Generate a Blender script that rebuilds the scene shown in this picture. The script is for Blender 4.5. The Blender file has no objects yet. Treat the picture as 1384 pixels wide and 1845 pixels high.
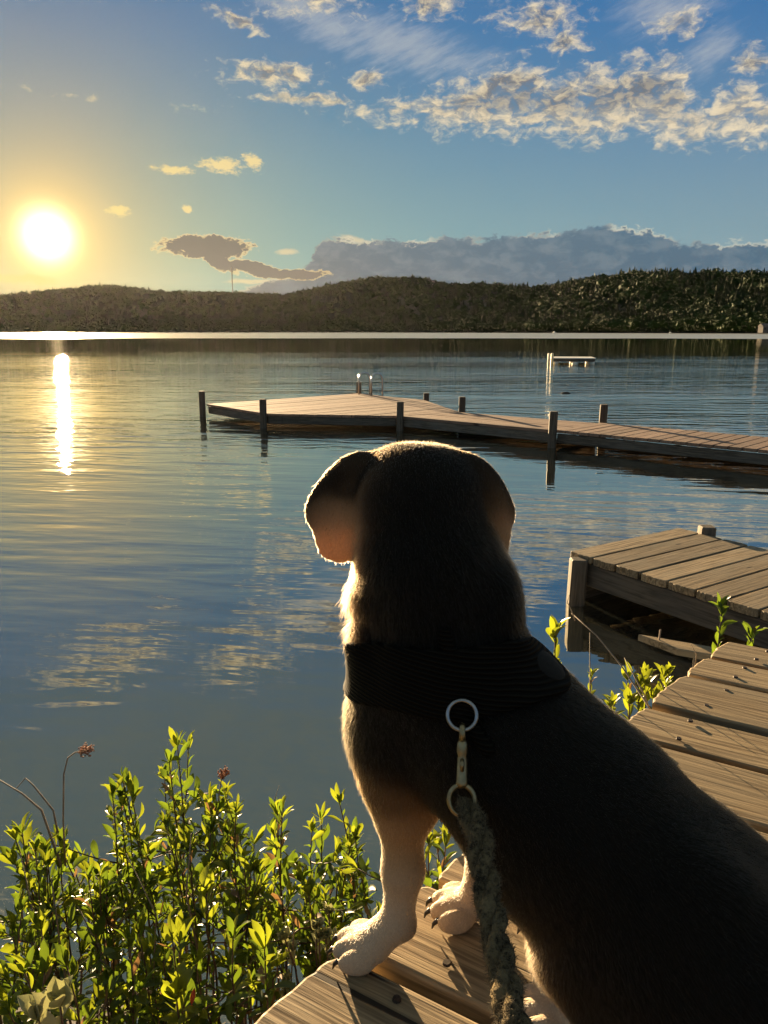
import bpy, bmesh, math, random
import numpy as np
from mathutils import Vector, Matrix, Quaternion
from mathutils.bvhtree import BVHTree

R = math.radians
scene = bpy.context.scene
COL = scene.collection

# ---------------------------------------------------------------- camera
CAM_H = 1.40                      # eye height above the lake
PITCH = R(13.2)
cam_data = bpy.data.cameras.new("camera")
cam = bpy.data.objects.new("camera", cam_data)
COL.objects.link(cam)
cam.location = (0, 0, CAM_H)
cam.rotation_euler = (R(90) - PITCH, 0, R(0.0))
cam_data.sensor_width = 36.0
cam_data.lens = 36.0 * 1386.0 / 1845.0
cam_data.clip_start = 0.02
cam_data.clip_end = 20000
scene.camera = cam

# ---------------------------------------------------------------- exposure
EXPO = 2.45
vs = scene.view_settings
vs.view_transform = 'Standard'
vs.look = 'None'
vs.gamma = 1.0
vs.exposure = EXPO
vs.use_curve_mapping = False
scene.cycles.use_denoising = True
scene.cycles.use_adaptive_sampling = True
scene.cycles.adaptive_threshold = 0.015
scene.cycles.max_bounces = 6
scene.cycles.diffuse_bounces = 3
scene.cycles.glossy_bounces = 3
scene.cycles.transmission_bounces = 3
scene.cycles.transparent_max_bounces = 8
scene.cycles.volume_bounces = 0
scene.cycles.sample_clamp_indirect = 6.0
scene.cycles.sample_clamp_direct = 0.0

# ---------------------------------------------------------------- sun
SUN_AZ, SUN_EL = -22.53, 6.05      # degrees, azimuth from +Y towards +X
SUN_DIR = Vector((math.sin(R(SUN_AZ)) * math.cos(R(SUN_EL)),
                  math.cos(R(SUN_AZ)) * math.cos(R(SUN_EL)), math.sin(R(SUN_EL))))
sl = bpy.data.lights.new("sun", 'SUN')
sl.energy = 5.0
sl.angle = R(0.53)
sl.color = (1.0, 0.72, 0.40)
sun = bpy.data.objects.new("sun", sl)
COL.objects.link(sun)
sun.rotation_euler = SUN_DIR.to_track_quat('Z', 'Y').to_euler()
sun.location = SUN_DIR * 50


def view_ray(u, v):
    """direction of a point of the 1384 x 1845 photograph"""
    x = (u - 692) / 1386.0
    y = (922.5 - v) / 1386.0
    return Vector((x, math.cos(PITCH) + y * math.sin(PITCH), -math.sin(PITCH) + y * math.cos(PITCH)))


def at(u, v, Y):
    """the place at distance Y in front of the camera that the photograph shows there"""
    d = view_ray(u, v)
    t = Y / d.y
    return Vector((d.x * t, Y, CAM_H + d.z * t))


def azel(u, v):
    d = view_ray(u, v).normalized()
    return math.degrees(math.atan2(d.x, d.y)), math.degrees(math.asin(d.z))


# ---------------------------------------------------------------- node helper
class NT:
    def __init__(self, tree):
        self.t = tree
        self.n = tree.nodes
        self.l = tree.links

    def node(self, kind, **kw):
        n = self.n.new(kind)
        for k, v in kw.items():
            setattr(n, k, v)
        return n

    def put(self, sock, val):
        if isinstance(val, X):
            self.l.new(val.s, sock)
        elif hasattr(val, 'is_output'):
            self.l.new(val, sock)
        else:
            sock.default_value = val

    def math(self, op, a, b=None, c=None, clamp=False):
        n = self.node('ShaderNodeMath', operation=op, use_clamp=clamp)
        for i, q in enumerate((a, b, c)):
            if q is not None:
                self.put(n.inputs[i], q)
        return X(self, n.outputs[0])

    def ramp(self, x, a, b, lo=0.0, hi=1.0, smooth=True):
        n = self.node('ShaderNodeMapRange')
        n.interpolation_type = 'SMOOTHSTEP' if smooth else 'LINEAR'
        n.clamp = True
        self.put(n.inputs[0], x)
        for i, q in enumerate((a, b, lo, hi)):
            self.put(n.inputs[i + 1], q)
        return X(self, n.outputs[0])

    def vec(self, x, y, z=0.0):
        n = self.node('ShaderNodeCombineXYZ')
        for i, q in enumerate((x, y, z)):
            self.put(n.inputs[i], q)
        return X(self, n.outputs[0])

    def noise(self, vec, scale=1.0, detail=4.0, rough=0.5, dist=0.0, out=0):
        n = self.node('ShaderNodeTexNoise')
        n.noise_dimensions = '3D'
        self.put(n.inputs['Vector'], vec)
        n.inputs['Scale'].default_value = scale
        n.inputs['Detail'].default_value = detail
        n.inputs['Roughness'].default_value = rough
        n.inputs['Distortion'].default_value = dist
        return X(self, n.outputs[out])

    def mix(self, f, a, b):
        n = self.node('ShaderNodeMix', data_type='RGBA')
        self.put(n.inputs[0], f)
        for s, q in ((n.inputs[6], a), (n.inputs[7], b)):
            if isinstance(q, (tuple, list)) and len(q) == 3:
                q = (*q, 1.0)
            self.put(s, q)
        return X(self, n.outputs[2])

    def blend(self, f, a, b, mode):
        m = self.mix(f, a, b)
        m.s.node.blend_type = mode
        return m

    def sep(self, v):
        n = self.node('ShaderNodeSeparateXYZ')
        self.put(n.inputs[0], v)
        return [X(self, o) for o in n.outputs]


class X:
    def __init__(self, nt, s):
        self.nt, self.s = nt, s

    def __add__(self, o): return self.nt.math('ADD', self, o)
    __radd__ = __add__
    def __sub__(self, o): return self.nt.math('SUBTRACT', self, o)
    def __rsub__(self, o): return self.nt.math('SUBTRACT', o, self)
    def __mul__(self, o): return self.nt.math('MULTIPLY', self, o)
    __rmul__ = __mul__
    def __truediv__(self, o): return self.nt.math('DIVIDE', self, o)
    def max(self, o): return self.nt.math('MAXIMUM', self, o)
    def min(self, o): return self.nt.math('MINIMUM', self, o)
    def clamp(self): return self.nt.math('ADD', self, 0.0, clamp=True)


# ---------------------------------------------------------------- sky
SKY_STRENGTH = 0.05
world = bpy.data.worlds.new("World")
scene.world = world
world.use_nodes = True
wt = world.node_tree
wt.nodes.clear()
w = NT(wt)
KD = SKY_STRENGTH * 2.0 ** EXPO          # what a sky value is multiplied by on its way to the picture


def lin(r, g, b):
    f = lambda c: ((c / 255 + 0.055) / 1.055) ** 2.4 if c > 10 else c / 255 / 12.92
    return (f(r), f(g), f(b))


def skyc(r, g, b, s=1.0):
    return tuple(c / KD * s for c in lin(r, g, b)) + (1.0,)


tc = w.node('ShaderNodeTexCoord')
nrm = w.node('ShaderNodeVectorMath', operation='NORMALIZE')
wt.links.new(tc.outputs['Generated'], nrm.inputs[0])
D = X(w, nrm.outputs[0])
dx, dy, dz = w.sep(D)
az = w.math('ARCTAN2', dx, dy) * (180 / math.pi)
el = w.math('ARCSINE', dz) * (180 / math.pi)
dot = w.node('ShaderNodeVectorMath', operation='DOT_PRODUCT')
wt.links.new(nrm.outputs[0], dot.inputs[0])
dot.inputs[1].default_value = SUN_DIR
sang = w.math('ARCCOSINE', X(w, dot.outputs['Value']).min(1.0)) * (180 / math.pi)

sky = w.node('ShaderNodeTexSky', sky_type='NISHITA')
sky.sun_disc = False
sky.sun_elevation = R(SUN_EL)
sky.sun_rotation = R(SUN_AZ)
sky.altitude = 150
sky.air_density = 1.0
sky.dust_density = 1.2
sky.ozone_density = 2.0
base = X(w, sky.outputs[0])

# the forward-scattered glow round the low sun
def glow_term(col, sigma, s=1.0):
    g = w.math('EXPONENT', (sang / sigma) * -1.0)
    n = w.node('ShaderNodeVectorMath', operation='SCALE')
    n.inputs[0].default_value = skyc(*col, s)[:3]
    w.put(n.inputs['Scale'], g)
    return X(w, n.outputs[0])

def cadd(a, b):
    n = w.node('ShaderNodeVectorMath', operation='ADD')
    w.put(n.inputs[0], a)
    w.put(n.inputs[1], b)
    return X(w, n.outputs[0])

def ellipses(lst, daz, del_, mirror=False):
    """union of soft ellipses: 1 in their centres, 0 on their rims, negative outside"""
    p = w.vec(daz, del_, 0.0)
    m = None
    for (u, v, ru, rv, tilt) in lst:
        a0, e0 = azel(u, v)
        if mirror: e0 = -e0
        ra = ru / 1386.0 * 57.3 * (math.cos(R(a0)))
        re = rv / 1386.0 * 57.3
        if abs(tilt) < 9:
            n = w.node('ShaderNodeVectorMath', operation='MULTIPLY_ADD')
            n.inputs[1].default_value = (1 / ra, 1 / re, 0)
            n.inputs[2].default_value = (-a0 / ra, -e0 / re, 0)
            w.put(n.inputs[0], p)
        else:
            n = w.node('ShaderNodeMapping', vector_type='TEXTURE')
            n.inputs['Location'].default_value = (a0, e0, 0)
            n.inputs['Rotation'].default_value = (0, 0, R(tilt))
            n.inputs['Scale'].default_value = (ra, re, 1)
            w.put(n.inputs[0], p)
        q = w.node('ShaderNodeVectorMath', operation='LENGTH')
        wt.links.new(n.outputs[0], q.inputs[0])
        d = X(w, q.outputs['Value'])
        m = d if m is None else m.min(d)
    return 1.0 - m

wv = w.noise(w.vec(az * 0.55, el * 0.9, 3.7), 1.0, 3.0, 0.55, out=1)
wx, wy, _ = w.sep(wv)
azw = az + (wx - 0.5) * 1.6
elw = el + (wy - 0.5) * 1.0
CUMULUS = [(490, 134, 84, 20, 0), (665, 142, 30, 20, 0), (560, 180, 90, 8, 0), (775, 8, 54, 22, 0), (965, 32, 74, 24, 0), (1015, 76, 44, 17, 5), (1222, 43, 42, 20, 8), (1362, 112, 40, 18, 0), (425, 36, 52, 12, -14)]
SMALL = [(310, 305, 36, 7, 0), (400, 299, 46, 12, -8), (458, 293, 20, 12, -30), (212, 380, 22, 9, 8), (335, 377, 11, 6, 0)]
LOBE = [(372, 445, 84, 20, 3), (395, 472, 40, 13, -25), (455, 482, 56, 12, -10), (520, 494, 70, 10, 0)]
STREAK = [(10, 502, 110, 8, -5), (470, 508, 70, 5, 0), (640, 432, 34, 7, -12), (515, 455, 22, 6, 0)]
CIRRUS = [(560, 26, 150, 30, -26), (730, 82, 170, 34, -14), (1275, 95, 52, 26, 30), (1200, 12, 80, 34, 0)]
HIGH = [(215, 1178, 130, 24, 3), (170, 1218, 110, 20, 4), (440, 1190, 100, 28, 0), (290, 1120, 40, 9, 0), (585, 1120, 110, 40, -8)]
MASS_LOW = [(560, 190), (640, 215), (720, 222), (800, 240), (900, 247), (1000, 252), (1060, 268), (1100, 250), (1200, 262), (1240, 278), (1280, 262), (1384, 265), (1500, 262), (1700, 210), (1900, 150)]
MASS_TOP = [(560, 210), (640, 185), (720, 172), (800, 150), (850, 135), (900, 108), (960, 110), (1010, 125), (1080, 108), (1160, 98), (1220, 105), (1250, 150), (1280, 185), (1300, 150), (1340, 140), (1384, 165), (1450, 150), (1600, 130), (1700, 190), (1900, 180)]
BANK_TOP = [(300, 600), (480, 500), (540, 487), (572, 442), (600, 424), (660, 432), (720, 432), (800, 424), (900, 424), (1000, 414), (1080, 406), (1160, 412), (1220, 428), (1300, 434), (1384, 430), (1500, 425), (1700, 435), (2000, 470), (2600, 520)]

def skyline(pts, a_in):
    n = w.node('ShaderNodeFloatCurve')
    c = n.mapping.curves[0]
    n.mapping.use_clip = True
    P_ = []
    for (u, v) in pts:
        a0, e0 = azel(u, v)
        P_.append(((a0 + 30) / 90.0, max(0.0, (e0 + 5) / 30.0)))
    c.points[0].location = (0.0, P_[0][1]) if P_[0][0] > 0.005 else P_[0]
    c.points[1].location = (1.0, P_[-1][1])
    for q in P_:
        if 0.005 < q[0] < 0.995:
            c.points.new(*q)
    for q in c.points:
        q.handle_type = 'AUTO_CLAMPED'
    n.mapping.update()
    w.put(n.inputs['Value'], (a_in + 30.0) * (1 / 90.0))
    return X(w, n.outputs[0]) * 30.0 - 5.0

fb = w.noise(w.vec(azw * 0.62, elw * 1.15, 0.0), 1.0, 6.0, 0.60)
fb2 = w.noise(w.vec((azw + 0.45) * 0.62, (elw + 0.30) * 1.15, 0.0), 1.0, 3.0, 0.6)
puff = w.noise(w.vec(azw * 1.25 + wx * 0.5, elw * 2.1, 8.0), 1.0, 4.0, 0.62)
fine = w.noise(w.vec(az * 2.4, el * 4.2, 5.0), 1.0, 4.0, 0.6)
big = w.noise(w.vec(dx * 3.0, dy * 3.0, dz * 9.0), 1.0, 3.0, 0.5)

# generic broken cloud over the rest of the sky
aaz = w.math('ABSOLUTE', az)
away = w.ramp(aaz, 31.0, 44.0).max(w.ramp(el, 27.0, 36.0))
m_gen = (big - 0.58) * 5.0 - (1.0 - away) * 6.0
m_cum = ellipses(CUMULUS, azw, elw)
m_mass = (elw - skyline(MASS_LOW, azw)).min(skyline(MASS_TOP, azw) - elw) * 0.62
m_cum = m_cum.max(m_mass)
m_cum = m_cum.max(ellipses(HIGH, azw, elw, True)).max(m_gen)
d_cum = w.ramp((m_cum * 1.15).max(-1.2).min(0.75) + (fb - 0.52) * 3.0 + (puff - 0.5) * 2.3 + (fine - 0.5) * 0.5, -0.25, 1.2)
m_small = ellipses(SMALL, az + (wx - 0.5) * 0.8, el + (wy - 0.5) * 0.4)
d_small = w.ramp(m_small * 1.3 + (puff - 0.5) * 2.4 + (fine - 0.5) * 1.6, -0.1, 0.8)
b_val = ((skyline(BANK_TOP, az + (wx - 0.5) * 1.0) - el) * 0.9 + (wy - 0.5) * 0.5).min(3.0) + (fb - 0.5) * 1.0 + (puff - 0.5) * 1.3 + (fine - 0.5) * 0.4
d_bank = w.ramp(b_val, 0.0, 0.26)
m_lobe = ellipses(LOBE, az + (wx - 0.5) * 0.8, el + (wy - 0.5) * 0.5)
l_val = m_lobe * 1.5 + (puff - 0.5) * 1.5 + (fine - 0.5) * 0.8
d_lobe = w.ramp(l_val, -0.05, 0.25)
m_str = ellipses(STREAK, az + (wx - 0.5) * 0.9, el + (wy - 0.5) * 0.4)
d_str = w.ramp(m_str + (fb - 0.5) * 1.6, -0.1, 0.6) * 0.85
m_cir = ellipses(CIRRUS, azw, elw)
strk = w.noise(w.vec((az + el * 1.6) * 0.35, (el - az * 0.42) * 2.2, 1.3), 1.0, 4.0, 0.62)
d_cir = w.ramp(m_cir * 0.9 + (strk - 0.5) * 1.7, -0.35, 1.1) * 0.62

# colour of the clear sky: the physical sky, a little greyer and with the glow
# (the physical sky's huge range near a low sun is compressed, as the eye and the camera do)
sp = w.node('ShaderNodeSeparateColor')
w.put(sp.inputs[0], base)
KD_REF = 0.205
def squeeze(o, coef, p):
    return w.math('POWER', X(w, o) * KD_REF, p) * (coef / KD)
low = w.ramp(el, 2.0, 24.0, 1.0, 0.0)
sr = squeeze(sp.outputs[0], 0.062, 0.50) + low * (1.0 - w.math('EXPONENT', sang * (-1 / 18.0))) * (0.205 / KD)
sg = squeeze(sp.outputs[1], 0.205, 0.28) + low * (0.175 / KD)
sb = w.ramp(el, 18.0, 48.0, 1.0, 0.55) * squeeze(sp.outputs[2], 0.415, 0.06) * (1.0 - w.math('EXPONENT', sang * (-1 / 10.0)) * 0.62)
sg = sg * (1.0 - w.math('EXPONENT', sang * (-1 / 11.0)) * 0.30)
cc = w.node('ShaderNodeCombineColor')
for i_, q_ in enumerate((sr, sg, sb)): w.put(cc.inputs[i_], q_)
sky_c = X(w, cc.outputs[0])
core_g = w.math('EXPONENT', (sang * sang) * (-1 / 1.5))
cs = w.node('ShaderNodeVectorMath', operation='SCALE')
cs.inputs[0].default_value = tuple(c * 3.4 / KD for c in (1.0, 0.90, 0.66))
w.put(cs.inputs['Scale'], core_g)
clear = cadd(cadd(cadd(sky_c, glow_term((255, 160, 70), 6.4, 0.72)), glow_term((255, 205, 95), 1.5, 1.5)), X(w, cs.outputs[0]))
warm = w.math('EXPONENT', (sang / 14.0) * -1.0)

lit = w.mix(warm, skyc(242, 224, 190), skyc(255, 226, 150))
dark = w.mix(warm, skyc(112, 115, 120), skyc(190, 160, 110))
shade = w.ramp((fb - fb2) * 3.2 + (puff - 0.5) * 2.4 + (fine - 0.5) * 0.8 + 0.5, 0.0, 1.0)
core = w.ramp(m_cum * 0.8 + (fb - 0.5) * 1.6 + (0.5 - puff) * 1.2, 0.15, 1.1)
c_cum = w.mix(w.math('MULTIPLY', core, w.ramp(el, 12.5, 16.5) * 0.72 + 0.22) + (1.0 - shade) * 0.42, lit, dark)
# thin high veil overhead, seen mirrored in the near water
veil = w.ramp(el, 18.5, 29.0) * w.ramp(strk, 0.25, 0.75, 0.60, 0.92)
col = w.mix(veil, clear, skyc(124, 135, 134))
col = w.mix(d_cir, col, skyc(188, 190, 190))
col = w.mix(w.math('MULTIPLY', d_cum, 0.95), col, c_cum)
col = w.mix(d_small * 0.9, col, w.mix(warm, skyc(240, 214, 160), skyc(255, 228, 140)))
rim_w = w.mix(warm, skyc(205, 205, 190), skyc(255, 226, 150, 1.15))
bank_c = w.mix(w.ramp(el, 1.0, 8.0), skyc(64, 96, 120), skyc(74, 110, 134))
bank_c = w.mix(w.math('MULTIPLY', warm, 0.9), bank_c, skyc(176, 152, 112))
bank_c = w.mix(w.ramp(fb, 0.42, 0.66) * 0.22, bank_c, skyc(165, 172, 172))
rim_g = w.noise(w.vec(az * 0.35, 2.0, 0.5), 1.0, 2.0)
bank_c = w.mix(w.ramp(b_val, 0.14, 0.42, 1.0, 0.0) * w.ramp(rim_g, 0.36, 0.60), bank_c, rim_w)
col = w.mix(d_str, col, w.mix(warm, skyc(205, 200, 180), skyc(255, 214, 110)))
col = w.mix(d_bank * 0.97, col, bank_c)
lobe_c = w.mix(w.ramp(l_val, 0.06, 0.34, 1.0, 0.0), skyc(122, 114, 104), skyc(255, 222, 150))
col = w.mix(d_lobe * 0.96, col, lobe_c)

bg = w.node('ShaderNodeBackground')
bg.inputs['Strength'].default_value = SKY_STRENGTH
w.put(bg.inputs['Color'], col)
wo = w.node('ShaderNodeOutputWorld')
wt.links.new(bg.outputs[0], wo.inputs['Surface'])
world.cycles.sampling_method = 'MANUAL'
world.cycles.sample_map_resolution = 512

# ---------------------------------------------------------------- object helpers
def tag(o, label=None, cat=None, group=None, kind=None):
    if label: o['label'] = label
    if cat: o['category'] = cat
    if group: o['group'] = group
    if kind: o['kind'] = kind
    return o


def empty(name, loc=(0, 0, 0), rz=0.0):
    o = bpy.data.objects.new(name, None)
    o.empty_display_size = 0.05
    o.location = loc
    o.rotation_euler = (0, 0, rz)
    COL.objects.link(o)
    return o


def mesh_np(name, verts, faces, smooth=True):
    me = bpy.data.meshes.new(name)
    verts = np.asarray(verts, dtype=np.float32)
    faces = np.asarray(faces, dtype=np.int32)
    nf, k = faces.shape
    me.vertices.add(len(verts))
    me.vertices.foreach_set('co', verts.ravel())
    me.loops.add(nf * k)
    me.loops.foreach_set('vertex_index', faces.ravel())
    me.polygons.add(nf)
    me.polygons.foreach_set('loop_start', np.arange(0, nf * k, k, dtype=np.int32))
    me.polygons.foreach_set('use_smooth', np.full(nf, smooth))
    me.update(calc_edges=True)
    me.validate()
    return me


def obj(name, me, mat=None, parent=None, loc=None, rot=None):
    o = bpy.data.objects.new(name, me)
    if mat is not None and len(me.materials) == 0:
        me.materials.append(mat)
    if parent is not None:
        o.parent = parent
    if loc is not None:
        o.location = loc
    if rot is not None:
        o.rotation_euler = rot
    COL.objects.link(o)
    return o


class MB:
    """collects simple solids into one mesh"""
    def __init__(self):
        self.v, self.f = [], []

    def add(self, verts, faces):
        o = len(self.v)
        self.v += [tuple(p) for p in verts]
        self.f += [tuple(i + o for i in f) for f in faces]
        return self

    def box(self, a, b, m=None):
        (x0, y0, z0), (x1, y1, z1) = a, b
        vs_ = [Vector(p) for p in ((x0, y0, z0), (x1, y0, z0), (x1, y1, z0), (x0, y1, z0), (x0, y0, z1), (x1, y0, z1), (x1, y1, z1), (x0, y1, z1))]
        if m is not None:
            vs_ = [m @ p for p in vs_]
        return self.add(vs_, [(3, 2, 1, 0), (4, 5, 6, 7), (0, 1, 5, 4), (1, 2, 6, 5), (2, 3, 7, 6), (3, 0, 4, 7)])

    def tube(self, pts, rad, n=8, cap=True):
        pts = [Vector(p) for p in pts]
        if not hasattr(rad, '__len__'):
            rad = [rad] * len(pts)
        o = len(self.v)
        up = None
        for i, p in enumerate(pts):
            t = (pts[min(i + 1, len(pts) - 1)] - pts[max(i - 1, 0)]).normalized()
            if up is None:
                up = t.orthogonal().normalized()
            else:
                up = (up - t * up.dot(t)).normalized()
            s = t.cross(up)
            for k in range(n):
                a = 2 * math.pi * k / n
                self.v.append(tuple(p + (up * math.cos(a) + s * math.sin(a)) * rad[i]))
        for i in range(len(pts) - 1):
            for k in range(n):
                a, b = o + i * n + k, o + i * n + (k + 1) % n
                self.f.append((a, b, b + n, a + n))
        if cap:
            self.f.append(tuple(o + k for k in reversed(range(n))))
            e = o + (len(pts) - 1) * n
            self.f.append(tuple(e + k for k in range(n)))
        return self

    def build(self, name, mat, parent=None, smooth=False, **kw):
        me = bpy.data.meshes.new(name)
        me.from_pydata(self.v, [], self.f)
        if smooth:
            me.polygons.foreach_set('use_smooth', [True] * len(me.polygons))
        me.update()
        return obj(name, me, mat, parent, **kw)


def material(name):
    m = bpy.data.materials.new(name)
    m.use_nodes = True
    nt = m.node_tree
    nt.nodes.clear()
    n = NT(nt)
    out = n.node('ShaderNodeOutputMaterial')
    b = n.node('ShaderNodeBsdfPrincipled')
    nt.links.new(b.outputs[0], out.inputs['Surface'])
    return m, n, b, out


def bump(n, b, h, strength=1.0, distance=0.01):
    bn = n.node('ShaderNodeBump')
    bn.inputs['Strength'].default_value = strength
    bn.inputs['Distance'].default_value = distance
    n.put(bn.inputs['Height'], h)
    n.l.new(bn.outputs[0], b.inputs['Normal'])
    return bn


def coords(n, which='Object'):
    t = n.node('ShaderNodeTexCoord')
    return n.sep(t.outputs[which])


def plain(name, col, rough=0.6, var=0.25, scale=20.0, metal=0.0, bmp=0.0):
    m, n, b, out = material(name)
    t = n.node('ShaderNodeTexCoord')
    f = n.noise(t.outputs['Object'], scale, 5.0, 0.6)
    lo = tuple(c * (1 - var) for c in col)
    hi_ = tuple(min(1, c * (1 + var)) for c in col)
    n.put(b.inputs['Base Color'], n.mix(n.ramp(f, 0.3, 0.7), lo, hi_))
    b.inputs['Roughness'].default_value = rough
    b.inputs['Metallic'].default_value = metal
    if bmp:
        bump(n, b, f, 0.6, bmp)
    return m


def wood(name, c_dark, c_light, grey, rough=0.75, gscale=1.0, crack=1.0, damp=0.0):
    """weathered board, grain along local X"""
    m, n, b, out = material(name)
    x, y, z = coords(n)
    oi = n.node('ShaderNodeObjectInfo')
    rnd = X(n, oi.outputs['Random'])
    xo = x + rnd * 37.0
    yo = y + rnd * 11.0
    wob = n.noise(n.vec(xo * 3.0, yo * 9.0, z * 9.0), 1.0, 2.0)
    g1 = n.noise(n.vec(xo * 3.4 * gscale, (yo + (wob - 0.5) * 0.03) * 95 * gscale, z * 60 * gscale), 1.0, 5.0, 0.6)
    g2 = n.noise(n.vec(xo * 7.0 * gscale, yo * 340 * gscale, z * 200 * gscale), 1.0, 3.0, 0.6)
    pat = n.noise(n.vec(xo * 4.0, yo * 9.0, z * 9.0), 1.0, 4.0, 0.6)
    kn = n.node('ShaderNodeTexVoronoi')
    n.put(kn.inputs['Vector'], n.vec(xo * 3.2, yo * 9.0, 0.0))
    kn.inputs['Scale'].default_value = 1.0
    knd = X(n, kn.outputs['Distance'])
    knot = n.ramp(knd, 0.05, 0.11, 1.0, 0.0)
    crk = n.noise(n.vec(xo * 1.3, yo * 62, z * 3.0), 1.0, 2.0, 0.5)
    crkm = n.ramp(crk, 0.655, 0.70) * crack
    f = n.ramp(g1, 0.38, 0.62)
    c = n.mix(f, c_dark, c_light)
    c = n.mix(n.ramp(pat, 0.35, 0.7) * 0.55, c, grey)
    tone = rnd * 0.5 + 0.72
    tn = n.vec(tone, tone, tone)
    c = n.blend(1.0, c, tn, 'MULTIPLY')
    c = n.mix(n.ramp(g2, 0.55, 0.75) * 0.35, c, tuple(q * 0.4 for q in c_dark))
    c = n.mix(n.math('MAXIMUM', crkm, knot * 0.75), c, tuple(q * 0.16 for q in c_dark))
    n.put(b.inputs['Base Color'], c)
    n.put(b.inputs['Roughness'], n.ramp(g1, 0.3, 0.7, rough + 0.1, rough - 0.1 - damp))
    b.inputs['Specular IOR Level'].default_value = 0.35
    h = g1 * 0.6 + g2 * 0.35 - crkm * 1.3 - knot * 0.5
    bump(n, b, h, 0.8, 0.0020)
    return m


W_DECK = wood('weathered_deck_wood', (0.165, 0.108, 0.052), (0.43, 0.31, 0.165), (0.32, 0.255, 0.16))
W_MID = wood('grey_damp_wood', (0.12, 0.085, 0.045), (0.33, 0.24, 0.135), (0.24, 0.20, 0.135))
W_FAR = wood('brown_dock_wood', (0.17, 0.10, 0.065), (0.32, 0.20, 0.135), (0.25, 0.185, 0.14))
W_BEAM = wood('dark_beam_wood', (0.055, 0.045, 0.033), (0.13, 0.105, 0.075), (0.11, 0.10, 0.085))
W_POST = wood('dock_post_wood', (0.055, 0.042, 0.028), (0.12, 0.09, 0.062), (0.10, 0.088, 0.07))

# ---------------------------------------------------------------- lake
def lake():
    m, n, b, out = material('lake_water')
    g = n.node('ShaderNodeNewGeometry')
    px, py, pz = n.sep(g.outputs['Position'])
    dist = n.math('SQRT', px * px + py * py)
    wob = n.noise(n.vec(px * 0.012, py * 0.02, 0.0), 1.0, 3.0)
    dn = dist * (wob * 0.35 + 0.825)
    gust = n.noise(n.vec(px * 0.05, py * 0.16, 4.0), 1.0, 4.0, 0.55)
    gust2 = n.noise(n.vec(px * 0.35, py * 1.1, 9.0), 1.0, 2.0, 0.5)
    # long soft ripples across the view, finer ones on top
    a = R(8)
    rx, ry = px * math.cos(a) - py * math.sin(a), px * math.sin(a) + py * math.cos(a)
    wv1 = n.noise(n.vec(rx * 0.85, ry * 3.6, 0.0), 1.0, 2.0, 0.45, 0.2)
    wv2 = n.noise(n.vec(rx * 3.0, ry * 9.0, 2.0), 1.0, 2.0, 0.5, 0.1)
    wv3 = n.noise(n.vec(px * 0.35, py * 1.2, 7.0), 1.0, 2.0, 0.5)
    wv4 = n.noise(n.vec(px * 14.0, py * 22.0, 7.0), 1.0, 2.0, 0.5)
    calm = n.ramp(dist, 1.5, 16.0, 0.34, 1.75)
    mid = n.ramp(dn, 34.0, 62.0, 1.0, 0.10) * (n.ramp(gust, 0.38, 0.66) * 0.75 + 0.35)
    amp = calm * mid
    h = (wv1 * 0.020 + wv2 * 0.0048) * amp + wv3 * 0.022 * n.ramp(dist, 6.0, 20.0) * amp + wv4 * 0.00045 * n.ramp(gust2, 0.45, 0.7) * calm
    far = n.ramp(dn, 165.0, 172.0)
    h = h * (1.0 - far)
    wf = n.noise(n.vec(px * 0.35, py * 0.8, 3.0), 1.0, 3.0, 0.6)
    h = h + wf * far * 0.02
    b.inputs['Base Color'].default_value = (0.014, 0.016, 0.014, 1)
    b.inputs['IOR'].default_value = 1.60
    n.put(b.inputs['Roughness'], n.ramp(far, 0.0, 1.0, 0.012, 0.30))
    bn = bump(n, b, h, 1.0, 1.0)
    gl = n.node('ShaderNodeBsdfGlossy')
    gl.inputs['Color'].default_value = (1.0, 0.955, 0.77, 1)
    n.put(gl.inputs['Roughness'], n.ramp(far, 0.0, 1.0, 0.012, 0.30))
    n.l.new(bn.outputs[0], gl.inputs['Normal'])
    mx = n.node('ShaderNodeMixShader')
    mx.inputs[0].default_value = 0.42
    n.l.new(b.outputs[0], mx.inputs[1]); n.l.new(gl.outputs[0], mx.inputs[2])
    n.l.new(mx.outputs[0], out.inputs['Surface'])
    S = 3300.0
    me = mesh_np('lake', [(-S, -40, 0), (S, -40, 0), (S, S, 0), (-S, S, 0)], [(0, 1, 2, 3)], False)
    tag(obj('lake', me, m), 'dark calm lake rippling under the evening sky', kind='structure')
lake()

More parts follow.
